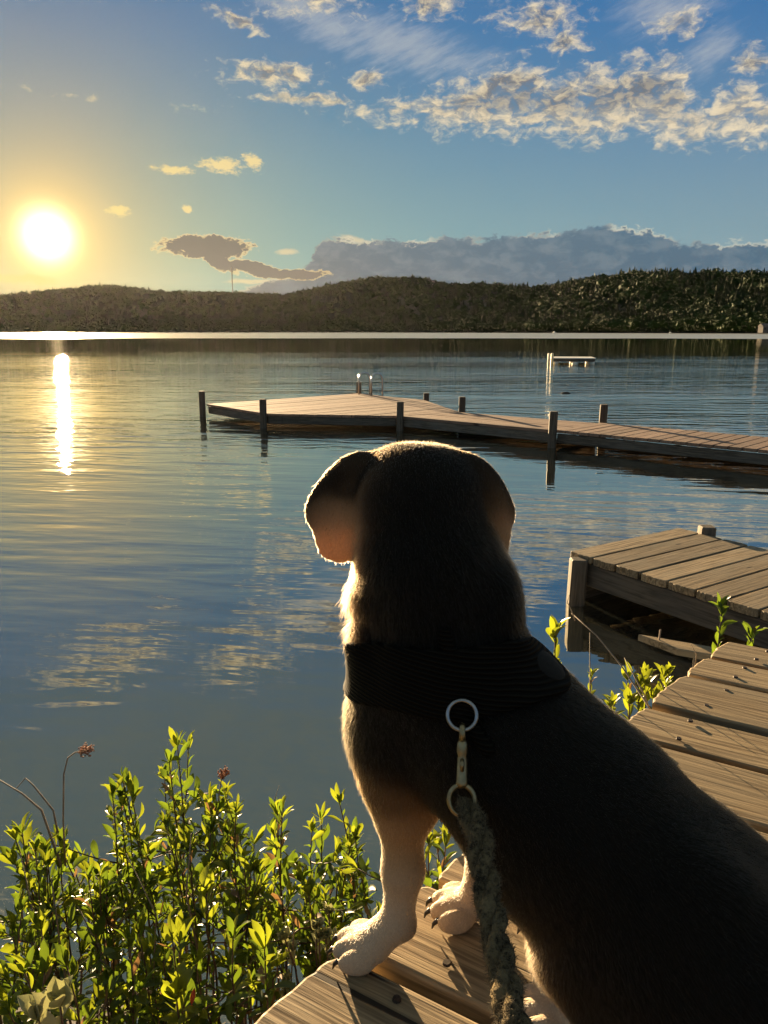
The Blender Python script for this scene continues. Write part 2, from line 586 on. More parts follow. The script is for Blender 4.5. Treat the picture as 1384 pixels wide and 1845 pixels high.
# lake bed and bank: one sheet that dips under the water
def bank():
    xs = np.concatenate([np.linspace(-60, -3, 20, endpoint=False), np.linspace(-3, 3, 90), np.linspace(3, 60, 20)[1:]])
    ys = np.concatenate([np.linspace(-40, -1, 14, endpoint=False), np.linspace(-1, 4, 80), np.linspace(4.3, 30, 12)])
    XX, YY = np.meshgrid(xs, ys)
    rng = np.random.default_rng(3)
    edge = 1.42 - 0.45 * np.clip(XX - 0.05, 0, 2.5) + 0.10 * np.sin(XX * 3.1) + 0.05 * np.sin(XX * 8.3 + 1)
    s = edge - YY
    Z = np.where(s > 0, 0.15 * np.tanh(s * 1.3) + 0.03 * np.clip(s, 0, 40), np.maximum(-1.6, 0.30 * s))
    Z = Z + rng.normal(0, 0.012, Z.shape) * (np.abs(XX) < 4) * (s > -0.3)
    Z = np.where((s > 0.0) & (YY < -1), np.minimum(Z, 0.5), Z)
    nx, ny = len(xs), len(ys)
    i = np.arange(nx * ny).reshape(ny, nx)
    f = np.stack([i[:-1, :-1], i[:-1, 1:], i[1:, 1:], i[1:, :-1]], -1).reshape(-1, 4)
    me = mesh_np('bank', np.stack([XX, YY, Z], -1).reshape(-1, 3), f)
    m = plain('dark_soil', (0.035, 0.027, 0.018), 0.9, 0.5, 14.0, bmp=0.02)
    tag(obj('bank', me, m), 'dark muddy bank under the shrubs', kind='structure')
bank()

# ---------------------------------------------------------------- hills and forest
RIDGE = [(-700, 520), (-300, 515), (-120, 520), (0, 524), (60, 520), (100, 515), (150, 510), (190, 507), (225, 511), (260, 515), (330, 520), (420, 520), (470, 522), (515, 525), (545, 517), (600, 505), (660, 495), (705, 492), (750, 494), (785, 501), (810, 505), (860, 505), (940, 509), (985, 508), (1030, 499), (1090, 491), (1140, 485), (1210, 482), (1300, 483), (1384, 484), (1500, 480), (1800, 500), (2300, 520)]
SHORE_D = [(-60, 1500), (-26, 1450), (-10, 1350), (0, 1150), (10, 900), (18, 740), (26, 620), (40, 560), (60, 500)]
_raz, _rel = [], []
for (u, v) in RIDGE:
    a_, e_ = azel(u, v + 4)
    _raz.append(a_); _rel.append(e_)
def shore_d(a): return np.interp(a, [p[0] for p in SHORE_D], [p[1] for p in SHORE_D])
def ridge_e(a): return np.interp(a, _raz, _rel)
HILL_K = 1.55
def hill_h(a, q):
    """ground height at azimuth a (degrees) and relative depth q: 0 on the shore, 1 on the ridge"""
    sd = shore_d(a)
    rh = np.tan(np.radians(ridge_e(a))) * sd * HILL_K - 11.0
    k = np.clip(q, 0, 1)
    prof = 0.30 * k + 0.70 * k * k * (3 - 2 * k)
    bumps = 0.06 * np.sin(a * 0.9 + q * 5) * np.sin(q * 9 + a * 0.35) * np.clip(q * 3, 0, 1) * np.clip((1 - q) * 3, 0, 1)
    back = np.where(q > 1, 1 - 0.5 * (q - 1) ** 2, 1.0)
    return np.maximum(0.4 + rh * (prof + bumps) * back, np.where(q < 0.0, -2.0, 0.4))

def hills():
    azs = np.linspace(-58, 58, 320)
    qs = np.concatenate([[-0.02], np.linspace(0.0, 1.0, 40), np.linspace(1.1, 2.2, 10)])
    A, Q = np.meshgrid(azs, qs)
    sd = shore_d(A)
    rr = sd * (1 + (HILL_K - 1) * Q)
    H = hill_h(A, Q)
    V = np.stack([rr * np.sin(np.radians(A)), rr * np.cos(np.radians(A)), H], -1).reshape(-1, 3)
    nx, ny = len(azs), len(qs)
    i = np.arange(nx * ny).reshape(ny, nx)
    f = np.stack([i[:-1, :-1], i[:-1, 1:], i[1:, 1:], i[1:, :-1]], -1).reshape(-1, 4)
    me = mesh_np('hills', V, f)
    m = plain('forest_floor', (0.03, 0.035, 0.015), 0.9, 0.4, 0.05)
    tag(obj('hills', me, m), 'wooded hills across the lake', kind='structure')
hills()

def ico(sub):
    bm = bmesh.new()
    bmesh.ops.create_icosphere(bm, subdivisions=sub, radius=1.0)
    v = np.array([p.co for p in bm.verts]); f = np.array([[q.index for q in p.verts] for p in bm.faces])
    bm.free()
    return v, f

def broadleaf(rng, sub):
    cv_, cf_ = ico(1)
    cv_ = cv_ * (1 + rng.normal(0, .12, len(cv_)))[:, None] * 0.74
    lob = [(rng.normal(0, .42, 3) * np.array([1, 1, .8]), rng.uniform(.38, .62)) for _ in range(7)]
    n_ = 300 if sub == 2 else 90
    sz = 0.15 if sub == 2 else 0.25
    vs_, fs_ = [cv_], [cf_]
    k0 = len(cv_)
    for i in range(n_):
        c, r = lob[rng.integers(7)]
        dd = rng.normal(0, 1, 3); dd /= np.linalg.norm(dd)
        p = c + dd * r * rng.uniform(.8, 1.1)
        e = rng.normal(0, sz, (3, 3))
        e = e - (e @ dd)[:, None] * dd[None, :] * 0.75
        vs_.append(p + e); fs_.append(np.array([[k0, k0 + 1, k0 + 2]])); k0 += 3
    v, f = np.concatenate(vs_), np.concatenate(fs_)
    v[:, :2] *= 0.46
    v[:, 2] = v[:, 2] * 0.44 + 0.50
    return v, f

def broadleaf_round(rng, sub):
    v, f = ico(sub)
    d = 1.0 + sum(rng.uniform(0.08, 0.20) * np.sin(v @ rng.normal(0, k, 3) + rng.uniform(0, 6)) for k in (2.2, 2.8, 4.5, 6.0)) + rng.normal(0, 0.09, len(v))
    v = v * d[:, None]
    v[:, :2] *= 0.42
    v[:, 2] = v[:, 2] * 0.44 + 0.54
    return v, f

def conifer(rng, tiers=6, n=9):
    vs_, fs_ = [], []
    for t in range(tiers):
        z0 = 0.10 + 0.80 * t / tiers
        r = 0.27 * (1 - t / (tiers + 0.3)) * rng.uniform(0.85, 1.15)
        top = len(vs_)
        vs_.append((rng.normal(0, .008), rng.normal(0, .008), min(1.0, z0 + 0.30)))
        for k in range(n * 2):
            a = math.pi * k / n + rng.uniform(-.1, .1)
            rr = r * (1.0 if k % 2 else 0.55) * rng.uniform(0.75, 1.2)
            vs_.append((rr * math.cos(a), rr * math.sin(a), z0 + rng.uniform(-.03, .03) + (0.0 if k % 2 else 0.05)))
        for k in range(n * 2):
            fs_.append((top, top + 1 + k, top + 1 + (k + 1) % (n * 2)))
    return np.array(vs_), np.array(fs_)

def leaf_mat(name, c1, c2, c3, scale=0.03):
    m, n, b, out = material(name)
    t = n.node('ShaderNodeNewGeometry')
    f = n.noise(t.outputs['Position'], scale, 2.0)
    f2 = n.noise(t.outputs['Position'], 0.9, 3.0, 0.7)
    c = n.mix(n.ramp(f, 0.35, 0.65), c1, c2)
    c = n.mix(n.ramp(f2, 0.4, 0.7) * 0.6, c, c3)
    n.put(b.inputs['Base Color'], c)
    b.inputs['Roughness'].default_value = 0.8
    b.inputs['Specular IOR Level'].default_value = 0.1
    f3 = n.noise(t.outputs['Position'], 0.7, 4.0, 0.75)
    return m

M_BROAD = leaf_mat('broadleaf_canopy', (0.013, 0.032, 0.005), (0.026, 0.052, 0.007), (0.022, 0.040, 0.007))
M_CONI = leaf_mat('conifer_canopy', (0.013, 0.024, 0.008), (0.022, 0.034, 0.011), (0.03, 0.038, 0.012))

def forest():
    rng = np.random.default_rng(11)
    protos = {('b', 1): [broadleaf(rng, 2) for _ in range(6)], ('b', 0): [broadleaf(rng, 1) for _ in range(6)],
              ('c', 0): [conifer(rng, 5, 6) for _ in range(6)], ('c', 1): [conifer(rng, 7, 8) for _ in range(6)]}
    acc = {'b': ([], [], 0), 'c': ([], [], 0)}
    acc = {'b': [[], [], 0], 'c': [[], [], 0]}
    N = 8200 + 3000
    for i in range(N):
        a = rng.uniform(-34, 34)
        q = rng.uniform(0, 1) ** 0.9 * 1.08
        if i < 1300:
            q = rng.uniform(0.985, 1.06)
        elif i < 2300:
            q = rng.uniform(0.002, 0.03)
        elif i >= 8200:
            a = rng.choice([-1, 1]) * rng.uniform(34, 57.5)
        sd = float(shore_d(a))
        r = sd * (1 + (HILL_K - 1) * q)
        z = float(hill_h(a, q))
        near = 8 < a < 34
        kind = 'c' if rng.uniform() < (0.42 + 0.25 * math.sin(a * 0.7 + q * 7)) else 'b'
        hgt = rng.uniform(9, 16) if kind == 'b' else rng.uniform(10, 19)
        if q > 0.98: hgt *= 0.72 if kind == 'b' else 0.8
        P_ = protos[(kind, 1 if near and q < 0.5 else 0)]
        v, f = P_[rng.integers(len(P_))]
        th = rng.uniform(0, 6.28)
        c, s = math.cos(th), math.sin(th)
        wdt = hgt * rng.uniform(0.85, 1.25) * (1.15 if kind == 'b' else 0.9)
        vv = np.empty_like(v)
        vv[:, 0] = (v[:, 0] * c - v[:, 1] * s) * wdt + r * math.sin(R(a))
        vv[:, 1] = (v[:, 0] * s + v[:, 1] * c) * wdt + r * math.cos(R(a))
        vv[:, 2] = v[:, 2] * hgt + z - 0.5
        g = acc[kind]
        g[0].append(vv); g[1].append(f + g[2]); g[2] += len(v)
    for k, nm, mt, lb in (('b', 'broadleaf_forest', M_BROAD, 'green broadleaf wood covering the hills across the lake'), ('c', 'conifer_forest', M_CONI, 'dark conifers scattered through the hillside wood')):
        me = mesh_np(nm, np.concatenate(acc[k][0]), np.concatenate(acc[k][1]), False)
        tag(obj(nm, me, mt), lb, 'forest', kind='stuff')
forest()

# ---------------------------------------------------------------- boards and docks
def clip_poly(poly, n, c, keep_less):
    out = []
    for i in range(len(poly)):
        p, q = poly[i], poly[(i + 1) % len(poly)]
        dp, dq = p.dot(n) - c, q.dot(n) - c
        if not keep_less:
            dp, dq = -dp, -dq
        if dp <= 0: out.append(p)
        if (dp < 0 < dq) or (dq < 0 < dp):
            out.append(p + (q - p) * (dp / (dp - dq)))
    return out


def board_mesh(poly, T, rng, bev=0.004, seg=0.0, warp=0.0):
    """a board from a convex outline in its own frame (x along the grain): rounded top rim, sides, bottom"""
    n = len(poly)
    c = sum(poly, Vector((0, 0))) / n
    def inset(d):
        r = []
        for i in range(n):
            a, b, e = poly[i - 1], poly[i], poly[(i + 1) % n]
            t1, t2 = (b - a).normalized(), (e - b).normalized()
            n1, n2 = Vector((-t1.y, t1.x)), Vector((-t2.y, t2.x))
            m = (n1 + n2)
            m = m / max(0.3, m.dot(n1))
            r.append(b + m * d)
        return r
    rings = [(inset(bev), 0.0), (inset(bev * 0.28), -bev * 0.30), (poly, -bev), (poly, -T)]
    v, f = [], []
    for ring, z in rings:
        for p in ring:
            v.append((p.x, p.y, z + (warp * math.sin(p.x * 3.0) if warp else 0.0)))
    f.append(tuple(range(n)))
    for k in range(3):
        for i in range(n):
            j = (i + 1) % n
            f.append((k * n + i, (k + 1) * n + i, (k + 1) * n + j, k * n + j))
    f.append(tuple(3 * n + i for i in reversed(range(n))))
    me = bpy.data.meshes.new('plank')
    me.from_pydata(v, [], f)
    me.update()
    return me


def ccw(poly):
    a = sum(poly[i].x * poly[(i + 1) % len(poly)].y - poly[(i + 1) % len(poly)].x * poly[i].y for i in range(len(poly)))
    return poly if a > 0 else poly[::-1]


def lay_planks(parent, poly, d, pitch, gap, z, T, mat, seed, cuts=None, rag=0.0, tilt=0.0, name='plank'):
    rng = random.Random(seed)
    d = Vector(d).normalized()
    n = Vector((-d.y, d.x))
    poly = ccw([Vector(p) for p in poly])
    lo, hi_ = min(p.dot(n) for p in poly), max(p.dot(n) for p in poly)
    if cuts is None:
        k = max(1, round((hi_ - lo) / pitch))
        cuts = [lo + (hi_ - lo) * i / k for i in range(k + 1)]
    rz = math.atan2(d.y, d.x)
    res = []
    for a, b in zip(cuts[:-1], cuts[1:]):
        g = gap * rng.uniform(0.5, 1.4)
        s = clip_poly(clip_poly(poly, n, a + g / 2, False), n, b - g / 2, True)
        if len(s) < 3: continue
        c = sum(s, Vector((0, 0))) / len(s)
        loc = [Vector(((p - c).dot(d), (p - c).dot(n))) for p in s]
        clean = []
        for p in loc:
            if not clean or (p - clean[-1]).length > 0.004: clean.append(p)
        if (clean[0] - clean[-1]).length <= 0.004: clean.pop()
        if len(clean) < 3: continue
        if rag:
            clean = rag_ends(clean, rng, rag)
        me = board_mesh(ccw(clean), T * rng.uniform(0.95, 1.03), rng)
        o = obj(name, me, mat, parent, (c.x, c.y, z + rng.uniform(-0.0018, 0.0018) - parent.location.z), (rng.uniform(-tilt, tilt), rng.uniform(-tilt, tilt) * 0.3, rz))
        o.location.x -= parent.location.x
        o.location.y -= parent.location.y
        res.append(o)
    return res


def rag_ends(poly, rng, rag):
    """worn, slightly rounded board ends"""
    xmin = min(p.x for p in poly); xmax = max(p.x for p in poly)
    out = []
    n = len(poly)
    for i in range(n):
        a, b = poly[i], poly[(i + 1) % n]
        e = b - a
        if abs(e.y) > abs(e.x):            # an end of the board
            t = e.normalized()
            r = min(0.010, e.length * 0.1)
            nrm_ = Vector((t.y, -t.x))
            m = 12
            out.append(a - nrm_ * r * 1.0)
            for k in range(m + 1):
                s = k / m
                q = a + e * (0.05 + 0.90 * s)
                cr = (1 - (2 * s - 1) ** 6) * 0 + (-(abs(2 * s - 1) ** 4) * r * 0.5)
                out.append(q + nrm_ * (cr + rng.uniform(-1, 0.4) * rag))
            out.append(b - nrm_ * r * 1.0)
    return out if len(out) >= 3 else poly


def beam(parent, p, q, ztop, zbot, th, mat, name='beam', out=0.0):
    p, q = Vector(p), Vector(q)
    d = (q - p)
    L = d.length
    d.normalize()
    nn = Vector((-d.y, d.x))
    c = (p + q) / 2 + nn * out
    mb = MB()
    h = (ztop - zbot)
    b = 0.006
    prof = [(-th / 2, -h / 2 + b), (-th / 2 + b, -h / 2), (th / 2 - b, -h / 2), (th / 2, -h / 2 + b), (th / 2, h / 2 - b), (th / 2 - b, h / 2), (-th / 2 + b, h / 2), (-th / 2, h / 2 - b)]
    v = [(-L / 2, y, z) for y, z in prof] + [(L / 2, y, z) for y, z in prof]
    f = [tuple(reversed(range(8))), tuple(range(8, 16))] + [(i, (i + 1) % 8, 8 + (i + 1) % 8, 8 + i) for i in range(8)]
    mb.add(v, f)
    o = mb.build(name, mat, parent)
    o.location = Vector((c.x, c.y, (ztop + zbot) / 2)) - parent.location
    o.rotation_euler = (0, 0, math.atan2(d.y, d.x))
    return o


def post(parent, x, y, ztop, zbot, r, mat, square=False, tilt=(0, 0), name='post'):
    mb = MB()
    L = ztop - zbot
    if square:
        b = r * 0.28
        prof = [(-r, -r + b), (-r + b, -r), (r - b, -r), (r, -r + b), (r, r - b), (r - b, r), (-r + b, r), (-r, r - b)]
    else:
        prof = [(r * math.cos(a), r * math.sin(a)) for a in [2 * math.pi * k / 14 for k in range(14)]]
    n = len(prof)
    v = [(-L, p[0], p[1]) for p in prof] + [(-r * 0.18, p[0], p[1]) for p in prof] + [(0, p[0] * 0.84, p[1] * 0.84) for p in prof]
    f = [tuple(range(n))] + [tuple(2 * n + i for i in reversed(range(n)))]
    for k in range(2):
        f += [(k * n + (i + 1) % n, k * n + i, (k + 1) * n + i, (k + 1) * n + (i + 1) % n) for i in range(n)]
    mb.add(v, f)
    o = mb.build(name, mat, parent)
    o.location = Vector((x, y, ztop)) - parent.location
    o.rotation_euler = (0, R(-90) + tilt[0], tilt[1])
    return o


# the deck the dog sits on
DECK_Z = 0.70
def near_deck():
    root = empty('wooden_deck', (0.6, 0.6, 0.0))
    tag(root, 'weathered brown plank deck at the front that the dog sits on', 'deck')
    d = Vector((0.853, -0.522)).normalized()
    n = Vector((-d.y, d.x))
    e0, e = Vector((-0.145, 0.658)), Vector((0.6775, 0.7355))
    cuts = [0.7 * q for q in (-0.60, -0.40, -0.19, 0.02, 0.235, 0.45, 0.667, 0.893, 1.115, 1.365, 1.608, 1.84, 2.039, 2.295, 2.468, 2.657)]
    def edge_at(c):
        s = (c - e0.dot(n)) / e.dot(n)
        return e0 + e * s
    a, b = edge_at(cuts[0]), edge_at(cuts[-1])
    L = 2.3
    poly = [a, b, b + d * L, a + d * L]
    lay_planks(root, poly, d, 0.15, 0.017, DECK_Z, 0.038, W_DECK, 5, cuts, rag=0.0035, tilt=0.006)
    ed = e.normalized()
    bm = bmesh.new()
    bmesh.ops.create_cone(bm, cap_ends=True, segments=10, radius1=0.0052, radius2=0.0042, depth=0.003)
    nail_me = bpy.data.meshes.new('nail')
    bm.to_mesh(nail_me); bm.free()
    nail_me.materials.append(plain('rusty_nail_head', (0.055, 0.04, 0.03), 0.55, 0.4, 300, metal=0.6))
    rr = random.Random(2)
    for c0_, c1_ in zip(cuts[:-1], cuts[1:]):
        for off in (0.10, 0.95):
            for f_ in (0.25, 0.76):
                p_ = edge_at(c0_ + (c1_ - c0_) * f_) + d * (off + rr.uniform(-.012, .012)) + ed * rr.uniform(-.006, .006)
                obj('nail', nail_me, None, root, (p_.x - 0.6, p_.y - 0.6, DECK_Z + 0.0016))
    for off in (0.10, 0.95, 1.8):
        p, q = a + d * off + ed * 0.02, b + d * off - ed * 0.03
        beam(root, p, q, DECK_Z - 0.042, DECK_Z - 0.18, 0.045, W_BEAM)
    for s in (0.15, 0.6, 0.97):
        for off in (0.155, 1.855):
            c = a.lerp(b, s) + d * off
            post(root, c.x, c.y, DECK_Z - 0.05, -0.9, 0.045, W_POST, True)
near_deck()

# the low grey dock section behind the deck
def mid_dock():
    z = 0.26
    P0 = Vector((0.986, 3.947)); p = Vector((0.836, 0.549)).normalized(); s = Vector((p.y, -p.x))
    root = empty('low_dock', (P0.x, P0.y, 0))
    tag(root, 'low grey plank dock section close to the water behind the deck', 'dock')
    Wd, Ln = 0.92, 2.75
    poly = [P0, P0 + p * Wd, P0 + p * Wd + s * Ln, P0 + s * Ln]
    lay_planks(root, poly, p, 0.152, 0.012, z, 0.036, W_MID, 8, rag=0.004, tilt=0.004)
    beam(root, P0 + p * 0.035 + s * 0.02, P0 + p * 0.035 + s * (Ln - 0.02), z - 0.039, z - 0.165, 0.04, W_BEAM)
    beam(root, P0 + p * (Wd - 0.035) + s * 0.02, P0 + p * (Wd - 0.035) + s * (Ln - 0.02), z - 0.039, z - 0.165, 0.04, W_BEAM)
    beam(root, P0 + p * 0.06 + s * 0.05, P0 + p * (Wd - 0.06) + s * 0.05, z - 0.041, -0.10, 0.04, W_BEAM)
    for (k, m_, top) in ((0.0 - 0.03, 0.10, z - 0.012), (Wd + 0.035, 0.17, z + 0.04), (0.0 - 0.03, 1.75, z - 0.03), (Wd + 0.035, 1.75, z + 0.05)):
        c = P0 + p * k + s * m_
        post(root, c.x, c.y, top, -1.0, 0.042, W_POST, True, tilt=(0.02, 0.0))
    # a broken board end hanging by its side
    br = empty('broken_board', (at(1250, 1095, 3.0).x, 3.0, 0.0))
    tag(br, 'short splintered board end with upright nails beside the low grey dock', 'board')
    rng = random.Random(4)
    c0 = Vector((br.location.x, br.location.y))
    dd = Vector((0.80, -0.42))
    poly = [c0 - dd * 0.14 + s * 0.10, c0 - dd * 0.16 - s * 0.08, c0 + dd * 0.20 - s * 0.09, c0 + dd * 0.22 + s * 0.09]
    lay_planks(br, poly, dd, 0.09, 0.004, 0.12, 0.03, W_MID, 3, rag=0.008, tilt=0.02, name='board')
    mb = MB()
    q = c0 - dd * 0.11 - s * 0.03
    mb.tube([(q.x, q.y, 0.11), (q.x + 0.002, q.y, 0.165)], 0.004, 6)
    o = mb.build('nail', plain('rusty_nail', (0.30, 0.22, 0.16), 0.6), br)
    o.location = -br.location
    mb = MB()
    q = c0 + dd * 0.05
    mb.tube([(q.x, q.y, 0.10), (q.x, q.y, -0.9)], 0.03, 8)
    o = mb.build('support', W_POST, br)
    o.location = -br.location
mid_dock()

# the swimming dock out on the lake
def far_dock():
    z = 0.21
    A, B, E_, D_ = Vector((-2.99, 13.05)), Vector((-1.76, 11.50)), Vector((0.73, 13.80)), Vector((-0.50, 15.35))
    C, F = Vector((0.20, 11.20)), Vector((1.15, 11.75))
    G, H = Vector((2.12, 9.52)), Vector((2.88, 10.29))
    root = empty('swimming_dock', (0.0, 12.0, 0.0))
    tag(root, 'long brown plank dock with wide end platform and round posts on the lake', 'dock')
    pd = (D_ - A).normalized()
    lay_planks(root, [A, B, E_, D_], pd, 0.15, 0.010, z, 0.036, W_FAR, 21)
    bc = (C - B).normalized()
    sh = Vector((pd.y, -pd.x)) * 0.004
    lay_planks(root, [B + sh, C, F, E_ + sh], pd, 0.15, 0.010, z - 0.002, 0.036, W_FAR, 22)
    wd = (G - C).normalized()
    wn = Vector((-wd.y, wd.x))
    if wn.dot(F - C) < 0: wn = -wn
    lay_planks(root, [C + wd * 0.006, G, H, F + wd * 0.006], wd, 0.15, 0.010, z - 0.004, 0.036, W_FAR, 23)
    e2 = Vector((0.733, -0.680)).normalized()
    R1, R2 = G + e2 * 4.6, H + e2 * 4.5
    lay_planks(root, [G + e2 * 0.01, R1, R2, H + e2 * 0.01], (H - G), 0.148, 0.014, z + 0.004, 0.036, W_FAR, 24)
    zt, zb = z - 0.042, 0.055
    i = 0.03
    for (p, q) in ((A, B), (B, C), (C, G), (G, R1), (A, D_), (D_, E_), (E_, F), (F, H), (H, R2)):
        dd = (q - p).normalized()
        nn = Vector((-dd.y, dd.x))
        cen = Vector((0.3, 12.2)) if p in (A, B, D_, E_, C) and q not in (G,) else (G + H + C + F) / 4
        if p in (G, H) : cen = (G + H + R1 + R2) / 4
        sgn = 1 if nn.dot(cen - p) > 0 else -1
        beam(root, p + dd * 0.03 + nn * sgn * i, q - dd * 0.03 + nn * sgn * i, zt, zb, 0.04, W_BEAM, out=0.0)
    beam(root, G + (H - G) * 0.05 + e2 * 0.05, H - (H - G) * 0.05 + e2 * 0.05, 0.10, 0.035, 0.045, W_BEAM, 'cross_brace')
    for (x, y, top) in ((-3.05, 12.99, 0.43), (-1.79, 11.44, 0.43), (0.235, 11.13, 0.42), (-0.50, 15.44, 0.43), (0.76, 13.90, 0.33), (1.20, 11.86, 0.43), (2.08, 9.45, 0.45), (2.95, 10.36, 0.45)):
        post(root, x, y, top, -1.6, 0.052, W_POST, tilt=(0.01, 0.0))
    steel = plain('polished_rail', (0.62, 0.60, 0.55), 0.22, 0.1, 30, metal=1.0)
    de = (E_ - D_).normalized()
    outw = Vector((-de.y, de.x))
    if outw.dot(D_ - A) < 0: outw = -outw
    lad = empty('swim_ladder', (D_.x, D_.y, z))
    tag(lad, 'shiny metal swim ladder with two looped rails at the platform corner', 'ladder')
    rails = []
    for k in (0.22, 0.62):
        base_ = D_ + de * k
        pts = []
        for (o_, h) in ((-0.16, 0.0), (-0.16, 0.30), (-0.145, 0.36), (-0.10, 0.405), (-0.03, 0.42), (0.05, 0.40), (0.095, 0.35), (0.11, 0.28), (0.11, -0.95)):
            q = base_ + outw * o_
            pts.append((q.x, q.y, z + h))
        mb = MB()
        mb.tube(pts, 0.019, 8)
        r_ = mb.build('rail', steel, lad, True)
        r_.location = -lad.location
    for h in (-0.28, -0.55, -0.82):
        a_, b_ = D_ + de * 0.22 + outw * 0.11, D_ + de * 0.62 + outw * 0.11
        mb = MB()
        mb.tube([(a_.x, a_.y, z + h), (b_.x, b_.y, z + h)], 0.016, 8)
        r_ = mb.build('rung', steel, lad, True)
        r_.location = -lad.location
far_dock()

# ---------------------------------------------------------------- small things on and across the lake
def raft():
    white = plain('sunlit_white_paint', (0.80, 0.76, 0.66), 0.5, 0.06, 8)
    yel = plain('sunlit_yellow_post', (0.72, 0.60, 0.36), 0.5, 0.12, 8)  # yellow of the low sunlight put into the posts' colour
    root = empty('swim_raft', (8.62, 36.0, 0))
    tag(root, 'small white swim raft with tall post floating beyond the swimming dock', 'raft')
    rz = R(-9)
    M = Matrix.Rotation(rz, 4, 'Z')
    for k in range(9):
        mb = MB(); mb.box((-0.98, -0.9 + k * 0.2, 0.215), (0.98, -0.9 + k * 0.2 + 0.19, 0.255), M); mb.build('deck_board', white, root)
    for y in (-0.86, 0.82):
        mb = MB(); mb.box((-0.95, y, 0.085), (0.95, y + 0.045, 0.213), M); mb.build('frame_shade_skirt', W_BEAM, root)  # dark frame beams, deepened as a skirt for the shade below the boards
    for (x, y) in ((0.10, -0.72), (-0.78, -0.72), (0.82, -0.60), (0.82, 0.6), (-0.78, 0.6), (0.1, 0.6)):
        mb = MB(); c = M @ Vector((x, y, 0)); mb.tube([(c.x, c.y, -0.25), (c.x, c.y, 0.04), (c.x, c.y, 0.139)], [0.13, 0.145, 0.12], 16); mb.build('float_drum', white, root, True)
    for x in (-1.07, -0.93):
        mb = MB(); c = M @ Vector((x, -0.95, 0)); mb.tube([(c.x, c.y, -0.9), (c.x, c.y, 0.42), (c.x, c.y, 0.46)], [0.06, 0.06, 0.045], 12); mb.build('post', yel, root, True)
raft()

def driftwood():
    p = at(1020, 709, 18.0)
    mb = MB()
    mb.tube([(p.x - 0.12, 18.0, -0.01), (p.x - 0.06, 18.0, 0.012), (p.x + 0.03, 18.02, 0.016), (p.x + 0.12, 18.03, -0.012)], [0.012, 0.028, 0.03, 0.01], 8)
    o = mb.build('driftwood', W_POST, None, True)
    tag(o, 'short dark piece of driftwood floating in front of the white raft', 'driftwood')
driftwood()

